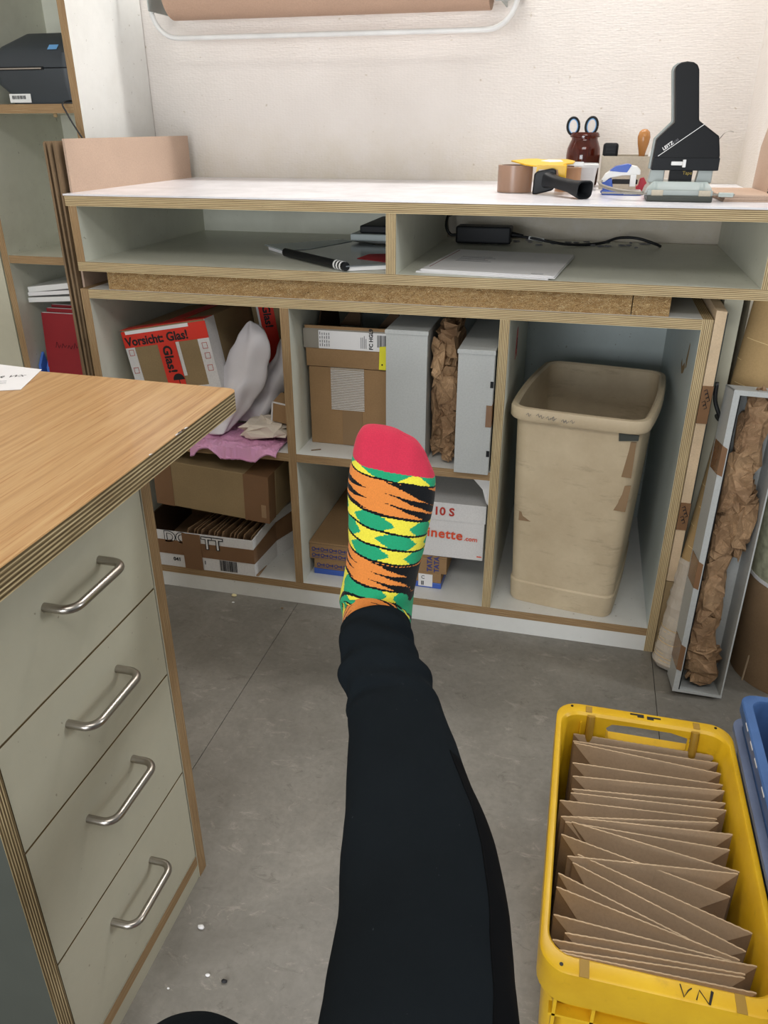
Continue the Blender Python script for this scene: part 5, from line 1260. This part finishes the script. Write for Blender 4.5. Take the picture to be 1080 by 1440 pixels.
d2 = math.radians
SK = [(.923, -.797, .8215, 0, .002, .002, .002, .002), (.924, -.797, .8185, 0, .013, .022, .009, .009), (.926, -.798, .812, 0, .020, .037, .014, .014), (.930, -.798, .801, 0, .0285, .050, .020, .018), (.938, -.800, .783, 0, .040, .053, .026, .022), (.945, -.803, .762, 0, .050, .055, .030, .026), (.947, -.806, .735, 0, .054, .054, .033, .030), (.946, -.810, .705, 0, .051, .051, .038, .034), (.943, -.815, .668, 0, .047, .048, .045, .038), (.939, -.822, .635, 0, .046, .046, .052, .044), (.936, -.832, .605, d2(14), .046, .045, .056, .058), (.937, -.843, .592, d2(38), .046, .044, .052, .072), (.940, -.856, .587, d2(62), .045, .043, .045, .062), (.944, -.874, .588, d2(80), .042, .041, .041, .046), (.949, -.900, .584, d2(80), .040, .040, .039, .041), (.956, -.930, .575, d2(78), .039, .039, .038, .038)]
NR, NC = 330, 220
Vk, uk, Rk = sock_mesh(SK, NR, NC)
# toe bumps
for idx in range(len(Vk)):
    r, c = divmod(idx, NC); x, y, z = Vk[idx]
    if z > .765 and y < -.80:
        k = min(1, (z-.765)/.02)*min(1, (.8215-z)/.01)
        bump_ = .0030*math.exp(-((x-.918)/.013)**2)+.0012*math.cos((x-.947)/.014*math.pi)*(1 if x > .94 else 0)
        Vk[idx][1] -= bump_*k*1.2
    Vk[idx] += .0006*noise.noise(Vector(Vk[idx])*60)
Fk = [(r*NC+c, r*NC+(c+1) % NC, (r+1)*NC+(c+1) % NC, (r+1)*NC+c) for r in range(NR-1) for c in range(NC)]
Fk += [tuple(range(NC-1, -1, -1)), tuple((NR-1)*NC+i for i in range(NC))]
RED, GRN, YEL, ORA, BLK = [np.array(C(h)) for h in ('#c4334b', '#25996c', '#e2d645', '#d9843f', '#111316')]
def hexrow(h, v, lo, hi, c0, P=72.0, wide=27.0, narrow=13.0):
    dlt = (h-c0+P/2) % P-P/2; m = 1-abs((v-(lo+hi)/2)/((hi-lo)/2)); return abs(dlt) < narrow+(wide-narrow)*m
def sock_col(h, v):
    # h: pixels-like distance sideways (0 = middle of instep, + to the little toe); v: distance down from the toe tip
    hs = h
    sl = (.17*hs if v < 200 else .17*hs*max(0, 1-(v-200)/30)-.0) if True else 0
    arch = 0 if v < 195 else -.0060*min(1, (v-195)/30)*min(hs*hs, 3600)
    w = v-max(-22, min(22, sl))+arch
    if w < 58: return RED
    if w < 68: return YEL if hexrow(h, 2*68-w, 58, 78, -34, wide=26, narrow=6) else GRN
    if w < 70.5: return BLK
    def wedge(c0, left, right, lw, rw):
        q = (hs-c0+100) % 200-100
        if q > 6:
            for vk, hw in zip(right, rw):
                if abs(w-(vk+.15*q)) < hw*min(1.0, (q-6)/55): return BLK
        if q < -12:
            for vk in left:
                if abs(w-(vk-.05*q)) < lw*min(1.0, (-q-12)/34): return BLK
        return ORA
    if w < 110: return wedge(-8, (84, 96, 108), (70, 84, 96), 3.8, (9, 4.6, 4.6))
    if w < 113: return BLK
    if w < 130: return GRN if hexrow(h, w, 114, 131, -14) else YEL
    if w < 132.5: return BLK
    if w < 149: return GRN if hexrow(h, w, 132, 149, 20) else YEL
    if w < 151.5: return BLK
    if w < 167: return GRN if hexrow(h, w, 151, 168, -16) else YEL
    if w < 169.5: return BLK
    if w < 199: return wedge(-12, (178, 187, 197), (169, 180, 190), 2.6, (8, 4.8, 5))
    if w < 201.5: return BLK
    if w < 213: return GRN if hexrow(h, w, 201, 214, -14, wide=32, narrow=24) else YEL
    if w < 215.5: return BLK
    if w < 226: return GRN if hexrow(h, w, 215, 227, 22, wide=30, narrow=20) else YEL
    if w < 228.5: return BLK
    if w < 239: return GRN if hexrow(h, w, 228, 240, -16, wide=32, narrow=26) else YEL
    if w < 241.5: return BLK
    return wedge(-12, (248, 257, 266), (242, 251, 260), 2.6, (5, 4, 4))
sock = mk('sock', ([tuple(v) for v in Vk], Fk), 'sock', pe, world=True, smooth=True, label='red-toed sock with green, yellow, orange and black bands')
ca = sock.data.color_attributes.new('Col', 'FLOAT_COLOR', 'CORNER')
cols = np.zeros((len(sock.data.loops), 4), dtype=np.float32); li = 0
fac = []
for r in range(NR-1):
    wmean = (Rk[r][4]+Rk[r][5])/2
    for c in range(NC):
        a = -math.pi+2*math.pi*(c+.5)/NC
        h = a*max(.03, wmean)*1000*1.0+random.Random(r*7+int(c/3)).uniform(-1.2, 1.2)
        fac.append(sock_col(h, (r+.5)/NR*uk[-1]*986))
fac = np.array(fac+[RED, BLK])
# loops follow faces (order kept by recalc normals)
for p, f_ in zip(sock.data.polygons, fac): cols[p.loop_start:p.loop_start+p.loop_total] = f_
ca.data.foreach_set('color', cols.ravel())
# sock of the other foot, flat on the floor
def footring(y, z, w, h): return [(.88+w*math.cos(2*math.pi*k/28), y, z+h*math.sin(2*math.pi*k/28)) for k in range(28)]
s2 = loft([footring(-1.435, .035, .012, .02), footring(-1.42, .036, .030, .034), footring(-1.385, .062, .038, .060), footring(-1.33, .050, .040, .048), footring(-1.27, .036, .045, .034), footring(-1.22, .028, .048, .026), footring(-1.19, .022, .040, .020), footring(-1.175, .018, .02, .012)])
s3 = mk('sock', s2, 'sock', pe, world=True, smooth=True, label='sock of the other foot, red')
ca = s3.data.color_attributes.new('Col', 'FLOAT_COLOR', 'CORNER')
ca.data.foreach_set('color', np.tile(RED.astype(np.float32), len(s3.data.loops)))
